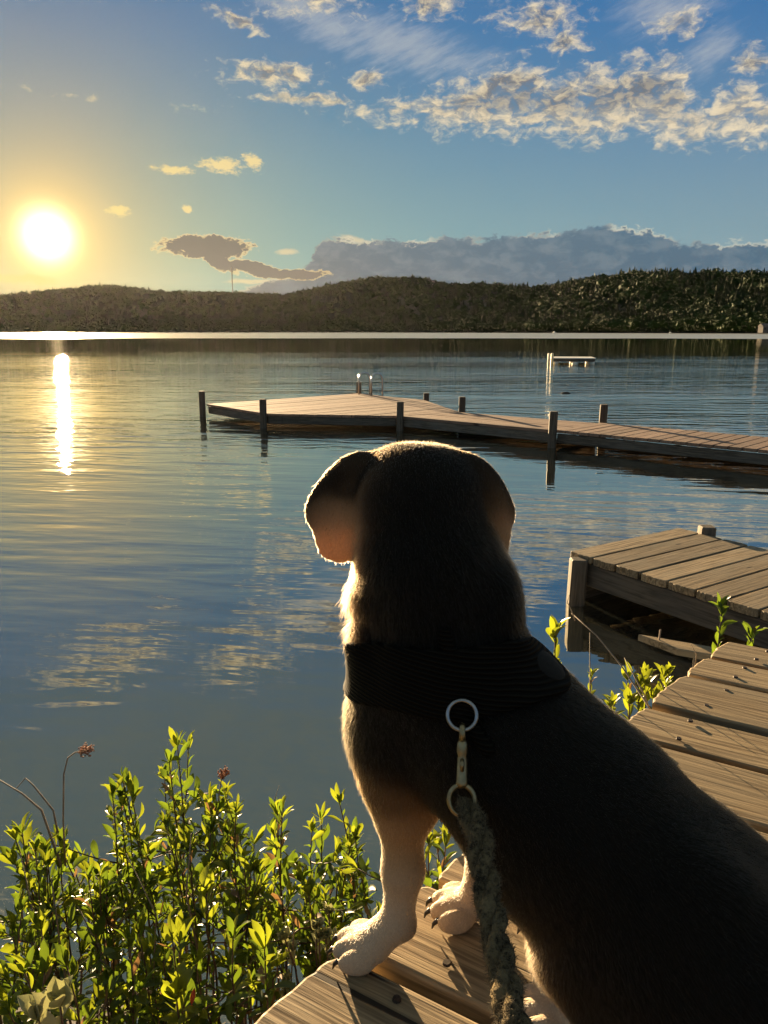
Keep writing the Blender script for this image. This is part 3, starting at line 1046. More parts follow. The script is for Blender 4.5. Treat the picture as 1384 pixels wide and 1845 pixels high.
def far_things():
    white = plain('white_boat_paint', (0.8, 0.79, 0.75), 0.4, 0.05, 1)
    def boat(u, dist, s, label):
        x = math.tan(R(azel(u, 600)[0])) * dist
        root = empty('motor_boat', (x, dist, 0.0), R(20))
        tag(root, label, 'boat', 'boats moored along the far shore')
        v = [(-2.2, -0.8, 0.6), (1.0, -0.85, 0.65), (2.4, 0, 0.85), (1.0, 0.85, 0.65), (-2.2, 0.8, 0.6), (-2.1, -0.6, -0.2), (0.9, -0.55, -0.2), (1.9, 0, -0.1), (0.9, 0.55, -0.2), (-2.1, 0.6, -0.2)]
        f = [(0, 1, 2, 3, 4), (9, 8, 7, 6, 5)] + [(i, i + 5, (i + 1) % 5 + 5, (i + 1) % 5) for i in range(5)]
        mb = MB(); mb.add([tuple(c * s for c in p) for p in v], f); mb.build('hull', white, root)
        mb = MB(); mb.add([tuple(c * s for c in p) for p in ((-0.8, -0.6, 0.62), (0.8, -0.6, 0.62), (0.8, 0.6, 0.62), (-0.8, 0.6, 0.62), (-0.7, -0.5, 1.7), (0.2, -0.5, 1.7), (0.2, 0.5, 1.7), (-0.7, 0.5, 1.7))],
                          [(4, 5, 6, 7), (0, 1, 5, 4), (1, 2, 6, 5), (2, 3, 7, 6), (3, 0, 4, 7)]); mb.build('cabin', white, root)
    boat(999, 800, 1.0, 'bright white motor boat on the far shore above the raft')
    boat(1208, 650, 0.7, 'tiny white boat on the far shore towards the right')
    def house(u, v, dist, w_, h_, label, wallc, rz):
        p = at(u, v, dist)
        root = empty('lake_house', (p.x, p.y, p.z), rz)
        tag(root, label, 'house', 'houses across the lake')
        wm = plain('house_wall_' + str(u), wallc, 0.8, 0.1, 0.5)
        mb = MB(); mb.box((-w_ / 2, -w_ * .35, -h_), (w_ / 2, w_ * .35, h_)); mb.build('wall', wm, root)
        mb = MB()
        a, b, o_ = w_ * .55, w_ * .40, h_
        mb.add([(-a, -b, o_), (a, -b, o_), (a, b, o_), (-a, b, o_), (-a, 0, o_ * 1.9), (a, 0, o_ * 1.9)], [(0, 1, 5, 4), (2, 3, 4, 5), (0, 4, 3), (1, 2, 5), (3, 2, 1, 0)])
        mb.build('roof', plain('roof_' + str(u), (0.10, 0.085, 0.075), 0.8), root)
        for k in (-0.28, 0.22):
            mb = MB(); mb.box((w_ * k - w_ * .07, -w_ * .35 - 0.08, 0), (w_ * k + w_ * .07, -w_ * .35 - 0.02, h_ * 0.6)); mb.build('window', plain('pane_' + str(u) + str(k), (0.03, 0.035, 0.04), 0.1), root)
    house(776, 510, 1600, 16, 3.2, 'pale house high on the hill left of centre', (0.45, 0.43, 0.38), R(10))
    house(818, 515, 1560, 12, 2.8, 'small brownish house on the hill below the pale one', (0.36, 0.30, 0.22), R(-15))
    house(1378, 594, 545, 7, 2.2, 'grey boathouse at the waterline on the far right shore', (0.10, 0.088, 0.08), R(15))
    # radio mast
    a_, _ = azel(418, 500)
    d_ = 2050.0
    x, y = d_ * math.sin(R(a_)), d_ * math.cos(R(a_))
    z0 = float(hill_h(np.array(a_), np.array(0.97)))
    root = empty('radio_mast', (x, y, z0))
    tag(root, 'thin red and white lattice mast standing on the far ridge', 'mast')
    paint = plain('mast_paint', (0.16, 0.10, 0.08), 0.7)
    hh = d_ * math.tan(R(azel(418, 480)[1])) + CAM_H - z0
    for k in range(3):
        t = 2 * math.pi * k / 3
        mb = MB(); mb.tube([(1.0 * math.cos(t), 1.0 * math.sin(t), -2), (0.9 * math.cos(t), 0.9 * math.sin(t), hh * 0.97)], 0.42, 6); mb.build('leg', paint, root)
    for j in range(14):
        za, zb = hh * 0.95 * j / 14, hh * 0.95 * (j + 1) / 14
        mb = MB()
        for k in range(3):
            t, t2 = 2 * math.pi * k / 3, 2 * math.pi * (k + 1) / 3
            mb.tube([(math.cos(t), math.sin(t), za), (math.cos(t2), math.sin(t2), zb)], 0.26, 5)
            mb.tube([(math.cos(t), math.sin(t), zb), (math.cos(t2), math.sin(t2), zb)], 0.26, 5)
        mb.build('bracing', paint, root)
    mb = MB(); mb.tube([(0, 0, hh * 0.94), (0, 0, hh)], 0.2, 6); mb.build('antenna', paint, root)
    for h_ in (0.72, 0.86):
        mb = MB(); mb.box((-2.2, -0.4, hh * h_), (2.2, 0.4, hh * h_ + 1.2)); mb.build('antenna_panel', paint, root)
far_things()

# ---------------------------------------------------------------- the dog
def V3(x, y, h):
    return np.array([x, y, DECK_Z + h], dtype=np.float32)

BLACK, BROWN, TAN, WHITE, EARIN, PAD = (0.0082, 0.0064, 0.0040), (0.020, 0.012, 0.006), (0.38, 0.19, 0.075), (0.52, 0.39, 0.26), (0.62, 0.36, 0.18), (0.02, 0.015, 0.012)
F_BACK, F_DOWN, F_HEAD, F_NECK = (0.62, -0.30, -0.70), (0.05, 0.0, -1.0), (0.05, -0.80, -0.60), (0.25, -0.25, -0.93)
PRIM = []     # (kind, data, smooth, colour, flow, hair length)


def cone(a, b, ra, rb, k=0.03, col=BLACK, flow=F_BACK, hl=0.008):
    PRIM.append(('c', (V3(*a), V3(*b), ra, rb), k, col, flow, hl))


def ell(c, r, rot=(0, 0, 0), k=0.02, col=BLACK, flow=F_BACK, hl=0.008):
    m = np.array(Matrix.Rotation(rot[2], 3, 'Z') @ Matrix.Rotation(rot[1], 3, 'Y') @ Matrix.Rotation(rot[0], 3, 'X'), dtype=np.float32)
    PRIM.append(('e', (V3(*c), np.array(r, dtype=np.float32), m), k, col, flow, hl))


# trunk, from the chest along the spine to the rump
cone((0.045, 0.770, 0.300), (0.080, 0.750, 0.325), 0.078, 0.078)
cone((0.080, 0.750, 0.325), (0.124, 0.730, 0.282), 0.080, 0.091)
cone((0.124, 0.730, 0.282), (0.195, 0.697, 0.212), 0.092, 0.105)
cone((0.195, 0.697, 0.212), (0.292, 0.655, 0.124), 0.105, 0.112)
cone((0.292, 0.655, 0.124), (0.350, 0.625, 0.105), 0.116, 0.100)
ell((0.030, 0.790, 0.255), (0.070, 0.065, 0.085), k=0.04)                         # breast
# neck with loose skin and longer hair on its left
cone((0.062, 0.755, 0.378), (0.048, 0.768, 0.455), 0.076, 0.073, 0.04, BLACK, F_NECK, 0.013)
cone((0.048, 0.768, 0.455), (0.036, 0.785, 0.510), 0.073, 0.060, 0.03, BLACK, F_NECK, 0.011)
ell((-0.012, 0.752, 0.432), (0.024, 0.030, 0.022), k=0.012, flow=F_NECK, hl=0.018, col=(0.014, 0.009, 0.005))
ell((-0.014, 0.752, 0.396), (0.022, 0.028, 0.018), k=0.012, flow=F_NECK, hl=0.016, col=(0.014, 0.009, 0.005))
ell((-0.004, 0.755, 0.365), (0.026, 0.035, 0.030), k=0.02, flow=F_NECK, hl=0.012)
ell((0.118, 0.735, 0.430), (0.020, 0.040, 0.040), k=0.02, flow=F_NECK)
# head, looking out over the lake
ell((0.034, 0.795, 0.528), (0.064, 0.074, 0.056), (0, 0, 0.18), 0.02, BLACK, F_HEAD, 0.006)
ell((0.016, 0.790, 0.545), (0.036, 0.050, 0.036), (0, 0, 0.1), 0.02, BROWN, F_HEAD, 0.006)  # sun fringe on the left crown, put into the fur as brown
ell((0.060, 0.795, 0.543), (0.040, 0.050, 0.036), (0, 0, 0.1), 0.02, BLACK, F_HEAD, 0.006)
ell((0.036, 0.770, 0.555), (0.016, 0.026, 0.024), (0.5, 0, 0), 0.02, BLACK, F_HEAD, 0.006)   # occiput
cone((0.020, 0.840, 0.515), (0.002, 0.915, 0.492), 0.040, 0.026, 0.025, BROWN, F_HEAD, 0.005)
cone((0.022, 0.835, 0.492), (0.006, 0.900, 0.472), 0.030, 0.016, 0.015, TAN, F_HEAD, 0.005)
# ears
def ear(u, v, Y, r, rot, k, col, hl=0.004):
    p = at(u, v, Y)
    ell((p.x, p.y, p.z - DECK_Z), r, rot, k, col, F_DOWN, hl)
ear(628, 862, 0.790, (0.034, 0.012, 0.022), (0.0, -0.75, 0.3), 0.014, BROWN)  # brown of the ear backs also holds the sun fringe
ear(600, 895, 0.782, (0.034, 0.0075, 0.022), (0.0, -0.80, 0.15), 0.010, BROWN)
ear(588, 925, 0.776, (0.022, 0.0065, 0.018), (0.0, -0.5, 0.1), 0.008, BROWN)
ear(606, 962, 0.768, (0.0245, 0.0048, 0.0300), (-0.10, 0.16, -0.10), 0.006, EARIN)
ear(636, 915, 0.778, (0.018, 0.0080, 0.020), (0, 0, 0), 0.008, BROWN)
ear(618, 975, 0.768, (0.0210, 0.0045, 0.0240), (-0.10, 0.10, -0.10), 0.003, EARIN)
ear(866, 868, 0.785, (0.032, 0.012, 0.020), (0.0, 0.85, -0.3), 0.014, BROWN)
ear(893, 912, 0.778, (0.028, 0.0080, 0.019), (0.0, 1.05, -0.35), 0.010, BROWN)
ear(900, 958, 0.772, (0.0130, 0.0060, 0.0270), (-0.1, -0.16, -0.6), 0.005, EARIN)
# left front leg
cone((0.020, 0.752, 0.300), (0.016, 0.742, 0.225), 0.046, 0.034, 0.03, BLACK, F_DOWN, 0.007)
cone((0.016, 0.742, 0.225), (0.020, 0.738, 0.190), 0.031, 0.028, 0.02, TAN, F_DOWN, 0.006)
ell((0.034, 0.734, 0.198), (0.018, 0.018, 0.022), k=0.015, col=TAN, flow=F_DOWN, hl=0.006)   # elbow
cone((0.020, 0.738, 0.190), (0.021, 0.738, 0.120), 0.0255, 0.0215, 0.015, (0.42, 0.26, 0.13), F_DOWN, 0.0035)
cone((0.021, 0.738, 0.120), (0.015, 0.737, 0.052), 0.0212, 0.0165, 0.015, WHITE, F_DOWN, 0.003)
ell((0.026, 0.732, 0.050), (0.009, 0.009, 0.011), k=0.008, col=PAD, flow=F_DOWN, hl=0.003)  # carpal pad
cone((0.015, 0.737, 0.055), (-0.010, 0.740, 0.026), 0.0185, 0.021, 0.012, WHITE, F_DOWN, 0.003)
# right front leg
cone((0.098, 0.805, 0.290), (0.120, 0.800, 0.200), 0.046, 0.034, 0.03, BLACK, F_DOWN, 0.007)
cone((0.120, 0.800, 0.200), (0.122, 0.800, 0.075), 0.030, 0.021, 0.02, BLACK, F_DOWN, 0.007)
cone((0.122, 0.800, 0.080), (0.110, 0.802, 0.028), 0.020, 0.021, 0.012, WHITE, F_DOWN, 0.003)
# left hind leg, folded
ell((0.262, 0.605, 0.135), (0.105, 0.062, 0.118), (0, 0.35, -0.45), 0.03, BLACK, F_BACK, 0.009)
ell((0.318, 0.560, 0.100), (0.085, 0.060, 0.095), (0, 0.3, -0.4), 0.03, BLACK, F_BACK, 0.009)
cone((0.240, 0.610, 0.140), (0.188, 0.632, 0.112), 0.055, 0.036, 0.025, BLACK, F_DOWN, 0.008)
ell((0.168, 0.640, 0.104), (0.020, 0.024, 0.036), k=0.014, col=(0.42, 0.27, 0.15), flow=F_DOWN, hl=0.012)
cone((0.185, 0.630, 0.105), (0.228, 0.592, 0.040), 0.030, 0.022, 0.02, BLACK, F_DOWN, 0.007)
cone((0.232, 0.596, 0.028), (0.190, 0.640, 0.022), 0.021, 0.019, 0.015, WHITE, F_DOWN, 0.005)
# right hind leg
cone((0.300, 0.715, 0.130), (0.250, 0.765, 0.120), 0.060, 0.040, 0.03, BLACK, F_BACK, 0.008)
cone((0.250, 0.765, 0.110), (0.285, 0.745, 0.035), 0.032, 0.022, 0.02, BLACK, F_DOWN, 0.007)
cone((0.285, 0.745, 0.026), (0.215, 0.780, 0.020), 0.021, 0.018, 0.015, WHITE, F_DOWN, 0.005)
# tail lying on the boards
cone((0.400, 0.610, 0.070), (0.470, 0.580, 0.030), 0.030, 0.019, 0.03, BLACK, F_BACK, 0.010)
cone((0.470, 0.580, 0.030), (0.640, 0.545, 0.018), 0.019, 0.010, 0.01, BLACK, F_BACK, 0.010)
# paws: four toes each, fanned round the paw's direction
CLAWS = []
def paw(c, dirn, s=1.0, col=WHITE):
    d = Vector((dirn[0], dirn[1], 0)).normalized()
    n = Vector((-d.y, d.x, 0))
    c = Vector((c[0], c[1], 0.0))
    p = c + d * 0.006
    ell((p.x, p.y, 0.019 * s), (0.028 * s, 0.029 * s, 0.0185 * s), (0, 0, math.atan2(d.y, d.x)), 0.010, col, F_DOWN, 0.002)
    for k, (o, f, r) in enumerate(((-0.0265, 0.010, 0.0105), (-0.0100, 0.022, 0.0118), (0.0100, 0.022, 0.0118), (0.0265, 0.010, 0.0105))):
        q = c + n * o * s + d * f * s
        ell((q.x, q.y, 0.0165 * s), (0.0240 * s, r * s, 0.0175 * s), (0, 0.10, math.atan2(d.y, d.x) + o * 5), 0.0030, col, F_DOWN, 0.002)
        t = q + d * 0.0215 * s
        CLAWS.append((Vector((t.x, t.y, DECK_Z + 0.015 * s)), (d + n * o * 5).normalized(), s))
paw((-0.017, 0.741), (-0.93, 0.20), 0.90)
paw((0.098, 0.803), (-0.97, 0.16), 0.92)
paw((0.180, 0.652), (-0.90, 0.35), 1.0)
paw((0.205, 0.786), (-0.90, 0.35), 1.0)


def prim_d(p, P_):
    if P_[0] == 'c':
        a, b, ra, rb = P_[1]
        ba = b - a
        pa = p - a
        t = np.clip(pa @ ba / float(ba @ ba), 0, 1)
        q = pa - t[..., None] * ba
        return np.sqrt((q * q).sum(-1)) - (ra + (rb - ra) * t)
    c, r, m = P_[1]
    q = (p - c) @ m
    k0 = np.sqrt(((q / r) ** 2).sum(-1))
    k1 = np.sqrt(((q / (r * r)) ** 2).sum(-1)) + 1e-9
    return k0 * (k0 - 1.0) / k1


def prim_box(P_, mar):
    if P_[0] == 'c':
        a, b, ra, rb = P_[1]
        r = max(ra, rb) + mar
        return np.minimum(a, b) - r, np.maximum(a, b) + r
    c, r, m = P_[1]
    R_ = r.max() + mar
    return c - R_, c + R_


class Field:
    def __init__(self, lo, hi_, h):
        self.lo = np.array(lo, dtype=np.float32)
        self.h = h
        self.n = np.ceil((np.array(hi_) - self.lo) / h).astype(int) + 1
        self.D = np.full(tuple(self.n), 0.08, dtype=np.float32)

    def axes(self, s, e):
        return [self.lo[i] + self.h * np.arange(s[i], e[i], dtype=np.float32) for i in range(3)]

    def union(self, P_):
        k = P_[2]
        a, b = prim_box(P_, k + 0.05)
        s = np.maximum(0, np.floor((a - self.lo) / self.h).astype(int))
        e = np.minimum(self.n, np.ceil((b - self.lo) / self.h).astype(int) + 1)
        if (e <= s).any(): return
        g = np.stack(np.meshgrid(*self.axes(s, e), indexing='ij'), -1)
        d = prim_d(g, P_)
        sl_ = (slice(s[0], e[0]), slice(s[1], e[1]), slice(s[2], e[2]))
        D0 = self.D[sl_]
        hh = np.clip(k - np.abs(D0 - d), 0, None) / k
        self.D[sl_] = np.minimum(D0, d) - hh * hh * k * 0.25

    def grid(self):
        return np.stack(np.meshgrid(*self.axes((0, 0, 0), self.n), indexing='ij'), -1)


def surface_net(D, lo, h):
    """mesh of the zero level of a sampled distance field"""
    S = D < 0
    n = np.array(D.shape)
    cnt = np.zeros(n - 1, dtype=np.float32)
    acc = np.zeros((*(n - 1), 3), dtype=np.float32)
    C_ = [(i, j, k) for i in (0, 1) for j in (0, 1) for k in (0, 1)]
    def sub(A, o): return A[o[0]:n[0] - 1 + o[0], o[1]:n[1] - 1 + o[1], o[2]:n[2] - 1 + o[2]]
    act = None
    tot = sum(sub(S, o).astype(np.int8) for o in C_)
    act = (tot > 0) & (tot < 8)
    idx = np.full(n - 1, -1, dtype=np.int64)
    ii = np.argwhere(act)
    idx[act] = np.arange(len(ii))
    pos = np.zeros((len(ii), 3)); cn = np.zeros(len(ii))
    for a in C_:
        for ax in range(3):
            if a[ax] == 1: continue
            b = list(a); b[ax] = 1
            da = D[ii[:, 0] + a[0], ii[:, 1] + a[1], ii[:, 2] + a[2]]
            db = D[ii[:, 0] + b[0], ii[:, 1] + b[1], ii[:, 2] + b[2]]
            cr = (da < 0) != (db < 0)
            t = np.where(cr, da / np.where(cr, da - db, 1), 0)
            p = np.tile(np.array(a, dtype=float), (len(ii), 1))
            p[:, ax] += t
            pos[cr] += p[cr]; cn[cr] += 1
    verts = lo + (ii + pos / cn[:, None]) * h
    faces = []
    for ax in range(3):
        o1, o2 = (ax + 1) % 3, (ax + 2) % 3
        a = np.moveaxis(S, ax, 0)
        cr = np.argwhere(S != np.roll(S, -1, axis=ax))
        cr = cr[(cr[:, ax] < n[ax] - 1) & (cr[:, o1] > 0) & (cr[:, o2] > 0) & (cr[:, o1] < n[o1] - 1) & (cr[:, o2] < n[o2] - 1)]
        q = []
        for (d1, d2) in ((-1, -1), (0, -1), (0, 0), (-1, 0)):
            c = cr.copy(); c[:, o1] += d1; c[:, o2] += d2
            q.append(idx[c[:, 0], c[:, 1], c[:, 2]])
        q = np.stack(q, -1)
        inside = S[cr[:, 0], cr[:, 1], cr[:, 2]]
        q[~inside] = q[~inside][:, ::-1]
        faces.append(q)
    f = np.concatenate(faces)
    f = f[(f >= 0).all(1)]
    return verts, f


def relax(v, f, it=2, lam=0.5):
    e = np.concatenate([f[:, [0, 1]], f[:, [1, 2]], f[:, [2, 3]], f[:, [3, 0]]])
    for _ in range(it):
        s = np.zeros_like(v); c = np.zeros(len(v))
        np.add.at(s, e[:, 0], v[e[:, 1]]); np.add.at(c, e[:, 0], 1)
        np.add.at(s, e[:, 1], v[e[:, 0]]); np.add.at(c, e[:, 1], 1)
        v = v + lam * (s / c[:, None] - v)
    return v


fld = Field((-0.12, 0.45, DECK_Z - 0.012), (0.68, 0.97, DECK_Z + 0.63), 0.0033)
for P_ in PRIM:
    fld.union(P_)
_Z = fld.lo[2] + fld.h * np.arange(fld.n[2])
DOG_D = np.maximum(fld.D, (DECK_Z + 0.0008 - _Z)[None, None, :].astype(np.float32))
DV, DF = surface_net(DOG_D, fld.lo, fld.h)
DV = relax(DV, DF, 2, 0.45)
DV[:, 2] = np.maximum(DV[:, 2], DECK_Z + 0.0008)


def coat(p):
    """fur colour, lie and length at points near the skin"""
    wgt = np.stack([np.exp(-np.clip(prim_d(p, q) + 0.002, 0, 1) / 0.0055) for q in PRIM], -1) + 1e-9
    wgt /= wgt.sum(-1, keepdims=True)
    return wgt @ np.array([q[3] for q in PRIM]), wgt @ np.array([q[4] for q in PRIM]), wgt @ np.array([q[5] for q in PRIM])


dog_me = mesh_np('dog', DV, DF)
c_, _, _ = coat(DV.astype(np.float32))
ca = dog_me.color_attributes.new('coat', 'FLOAT_COLOR', 'POINT')
ca.data.foreach_set('color', np.concatenate([c_, np.ones((len(c_), 1))], 1).astype(np.float32).ravel())
thin = np.clip(np.exp(-np.clip(np.min(np.stack([prim_d(DV.astype(np.float32), q) for q in PRIM if q[3] == EARIN], -1), -1), 0, 1) / 0.004), 0, 1).astype(np.float32)
ta = dog_me.attributes.new('thin', 'FLOAT', 'POINT')
ta.data.foreach_set('value', thin)
m_dog, n, b, out = material('dog_coat')
atn = n.node('ShaderNodeAttribute', attribute_name='coat')
tcn = n.node('ShaderNodeTexCoord')
fz = n.noise(tcn.outputs['Object'], 420.0, 3.0, 0.6)
n.put(b.inputs['Base Color'], n.blend(1.0, atn.outputs['Color'], n.mix(fz, (0.75, 0.75, 0.75), (1.15, 1.15, 1.15)), 'MULTIPLY'))
b.inputs['Roughness'].default_value = 0.8
b.inputs['Specular IOR Level'].default_value = 0.15
bump(n, b, fz, 0.5, 0.0010)
thn = n.node('ShaderNodeAttribute', attribute_name='thin')
trl = n.node('ShaderNodeBsdfTranslucent')
trl.inputs['Color'].default_value = (0.95, 0.55, 0.28, 1)
mxs = n.node('ShaderNodeMixShader')
n.put(mxs.inputs[0], X(n, thn.outputs['Fac']) * 0.15)
n.l.new(b.outputs[0], mxs.inputs[1]); n.l.new(trl.outputs[0], mxs.inputs[2])
n.l.new(mxs.outputs[0], out.inputs['Surface'])
dog = obj('dog', dog_me, m_dog)
tag(dog, 'black and tan floppy-eared dog sitting on the deck seen from behind', 'dog')
DOG_BVH = BVHTree.FromPolygons([tuple(p) for p in DV], [tuple(int(i) for i in q) for q in DF])


def on_dog(u, v, off=0.0):
    d = view_ray(u, v).normalized()
    hit = DOG_BVH.ray_cast(Vector((0, 0, CAM_H)), d)
    if hit[0] is None:
        return None, None
    return hit[0] + hit[1] * off, hit[1]


# short fur
def fur():
    rng = np.random.default_rng(5)
    tri = np.concatenate([DF[:, [0, 1, 2]], DF[:, [0, 2, 3]]])
    a, b_, c = DV[tri[:, 0]], DV[tri[:, 1]], DV[tri[:, 2]]
    nr = np.cross(b_ - a, c - a)
    ar = np.linalg.norm(nr, axis=1)
    nr = nr / (ar[:, None] + 1e-12)
    ok = (a[:, 2] > DECK_Z + 0.004)
    pr = ar * ok
    N = 190000
    t = rng.choice(len(tri), N, p=pr / pr.sum())
    r1, r2 = np.sqrt(rng.uniform(0, 1, N)), rng.uniform(0, 1, N)
    p = a[t] * (1 - r1)[:, None] + b_[t] * (r1 * (1 - r2))[:, None] + c[t] * (r1 * r2)[:, None]
    nn = nr[t]
    col_, fl, hl = coat(p.astype(np.float32))
    fl = fl - nn * (fl * nn).sum(1, keepdims=True)
    fl /= np.linalg.norm(fl, axis=1, keepdims=True) + 1e-6
    fl = fl + rng.normal(0, 0.16, fl.shape)
    L = (hl * rng.uniform(0.55, 1.2, N))[:, None]
    lift = rng.uniform(0.14, 0.42, N)[:, None] * np.clip(hl / 0.007, 0.35, 1.2)[:, None]
    pts = np.stack([p - nn * 0.001, p + (nn * lift * 0.9 + fl * 0.35) * L * 0.45, p + (nn * lift * 0.95 + fl * 0.9) * L], 1)
    pts[:, :, 2] = np.maximum(pts[:, :, 2], DECK_Z + 0.001)
    cv = bpy.data.hair_curves.new('fur')
    cv.add_curves([3] * N)
    cv.attributes['position'].data.foreach_set('vector', pts.astype(np.float32).ravel())
    ra = cv.attributes.get('radius') or cv.attributes.new('radius', 'FLOAT', 'POINT')
    rad = np.tile(np.array([0.00017, 0.00013, 0.00003], dtype=np.float32), N)
    ra.data.foreach_set('value', rad)
    at_ = cv.attributes.new('coat', 'FLOAT_COLOR', 'CURVE')
    jit = rng.uniform(0.6, 1.4, N)[:, None]
    at_.data.foreach_set('color', np.concatenate([np.clip(col_ * jit, 0, 0.9), np.ones((N, 1))], 1).astype(np.float32).ravel())
    m = bpy.data.materials.new('dog_hair')
    m.use_nodes = True
    m.node_tree.nodes.clear()
    n = NT(m.node_tree)
    out = n.node('ShaderNodeOutputMaterial')
    h = n.node('ShaderNodeBsdfHairPrincipled')
    h.parametrization = 'COLOR'
    atn = n.node('ShaderNodeAttribute', attribute_name='coat')
    n.l.new(atn.outputs['Color'], h.inputs['Color'])
    h.inputs['Roughness'].default_value = 0.5
    h.inputs['IOR'].default_value = 1.28
    h.inputs['Radial Roughness'].default_value = 0.45
    n.l.new(h.outputs[0], out.inputs['Surface'])
    cv.materials.append(m)
    o = bpy.data.objects.new('fur', cv)
    o.parent = dog
    o['kind'] = 'stuff'
    COL.objects.link(o)
fur()

# claws, nose and eyes
claw_m = plain('dark_claw', (0.018, 0.014, 0.012), 0.3, 0.3, 200)
for (p, d, s) in CLAWS:
    mb = MB()
    mb.tube([p - d * 0.006, p + d * 0.002 + Vector((0, 0, 0.0005)), p + d * 0.006 - Vector((0, 0, 0.004)), p + d * 0.008 - Vector((0, 0, 0.0105))], [0.0042 * s, 0.0038 * s, 0.0026 * s, 0.0008], 8)
    mb.build('claw', claw_m, dog, True)
def ball(name, c, r, mat, parent, rot=0.0):
    bm = bmesh.new()
    bmesh.ops.create_uvsphere(bm, u_segments=14, v_segments=10, radius=1.0)
    bmesh.ops.scale(bm, vec=r, verts=bm.verts)
    for f in bm.faces: f.smooth = True
    me = bpy.data.meshes.new(name)
    bm.to_mesh(me); bm.free()
    return obj(name, me, mat, parent, c, (0, 0, rot))
nose_m = plain('wet_nose', (0.01, 0.009, 0.009), 0.25, 0.2, 300)
ball('nose', V3(-0.006, 0.941, 0.497), (0.014, 0.010, 0.010), nose_m, dog, 0.2)
for s in (-1, 1):
    ball('eye', V3(0.020 + s * 0.036, 0.853 - s * 0.006, 0.533), (0.009, 0.009, 0.009), plain('brown_eye', (0.03, 0.015, 0.006), 0.05), dog)


# harness and collar: shells over the coat, cut to bands
def shell(name, mat, parent, inner, outer, region, h=0.0042):
    s = np.floor((np.array([-0.11, 0.60, DECK_Z + 0.20]) - fld.lo) / fld.h).astype(int).clip(0)
    e = np.minimum(fld.n, np.ceil((np.array([0.26, 0.93, DECK_Z + 0.58]) - fld.lo) / fld.h).astype(int))
    g = np.stack(np.meshgrid(*fld.axes(s, e), indexing='ij'), -1)
    DD = fld.D[s[0]:e[0], s[1]:e[1], s[2]:e[2]]
    D_ = np.maximum(np.maximum(DD - outer, inner - DD), region(g).astype(np.float32))
    v, f = surface_net(D_, fld.lo + s * fld.h, fld.h)
    v = relax(v, f, 2, 0.5)
    return obj(name, mesh_np(name, v, f), mat, parent)

def band(c, nrm_, half, lim=None):
    c = np.array(c, dtype=np.float32); nn = np.array(Vector(nrm_).normalized(), dtype=np.float32)
    def f(g):
        d = np.abs((g - c) @ nn) - half
        if lim is not None: d = np.maximum(d, lim(g))
        return d
    return f

def along(pts, r):
    def f(g):
        best = np.full(g.shape[:-1], 1.0, dtype=np.float32)
        for a, b_ in zip(pts[:-1], pts[1:]):
            a_, bb = np.array(a, dtype=np.float32), np.array(b_, dtype=np.float32)
            ba = bb - a_
            t = np.clip((g - a_) @ ba / float(ba @ ba), 0, 1)
            q = g - a_ - t[..., None] * ba
            best = np.minimum(best, np.sqrt((q * q).sum(-1)) - r)
        return best
    return f

m_har, n, b, out = material('ribbed_black_fabric')
tcn = n.node('ShaderNodeTexCoord')
hx, hy, hz = n.sep(tcn.outputs['Object'])
rib = n.math('SINE', (hz + hx * 0.12 + n.noise(tcn.outputs['Object'], 30.0, 2.0) * 0.003) * (2 * math.pi / 0.0042))
n.put(b.inputs['Base Color'], n.mix(n.ramp(rib, -0.6, 0.9), (0.0040, 0.0034, 0.0024), (0.0110, 0.0092, 0.0062)))
b.inputs['Roughness'].default_value = 0.7
b.inputs['Specular IOR Level'].default_value = 0.06
bump(n, b, rib, 1.0, 0.0012)
harness = empty('harness', (0, 0, 0))
harness.parent = dog
nb = on_dog(800, 1210, 0)[0] or Vector((0.07, 0.70, 1.06))
cb = at(640, 1212, 0.755)
bp = [tuple(q[0]) for q in (on_dog(u_, v_) for (u_, v_) in ((975, 1205), (930, 1215), (880, 1225), (830, 1232), (780, 1232))) if q[0] is not None] + [tuple(on_dog(735, 1225)[0]), tuple(on_dog(690, 1215)[0]), tuple(on_dog(650, 1210)[0]), (-0.02, 0.80, DECK_Z + 0.335), (0.0, 0.845, DECK_Z + 0.31), (0.05, 0.855, DECK_Z + 0.30), (0.10, 0.83, DECK_Z + 0.32)]
shell('chest_band', m_har, harness, 0.001, 0.0085, along(bp, 0.033))
pts = []
for (u, v) in ((800, 1140), (812, 1190), (825, 1240), (836, 1290), (880, 1350)):
    q = on_dog(u, v)[0]
    if q is not None: pts.append(tuple(q))
shell('back_strap', m_har, harness, 0.002, 0.0095, along(pts, 0.009))
q_, nq_ = on_dog(985, 1190)
buckle_m = plain('black_webbing', (0.0070, 0.0058, 0.0038), 1.0, 0.3, 150, bmp=0.001)
qb = at(968, 1200, 0.712)
o_ = ball('side_pad', qb, (0.036, 0.026, 0.0150), buckle_m, harness)
o_.rotation_euler = (0, 0.55, -0.4)

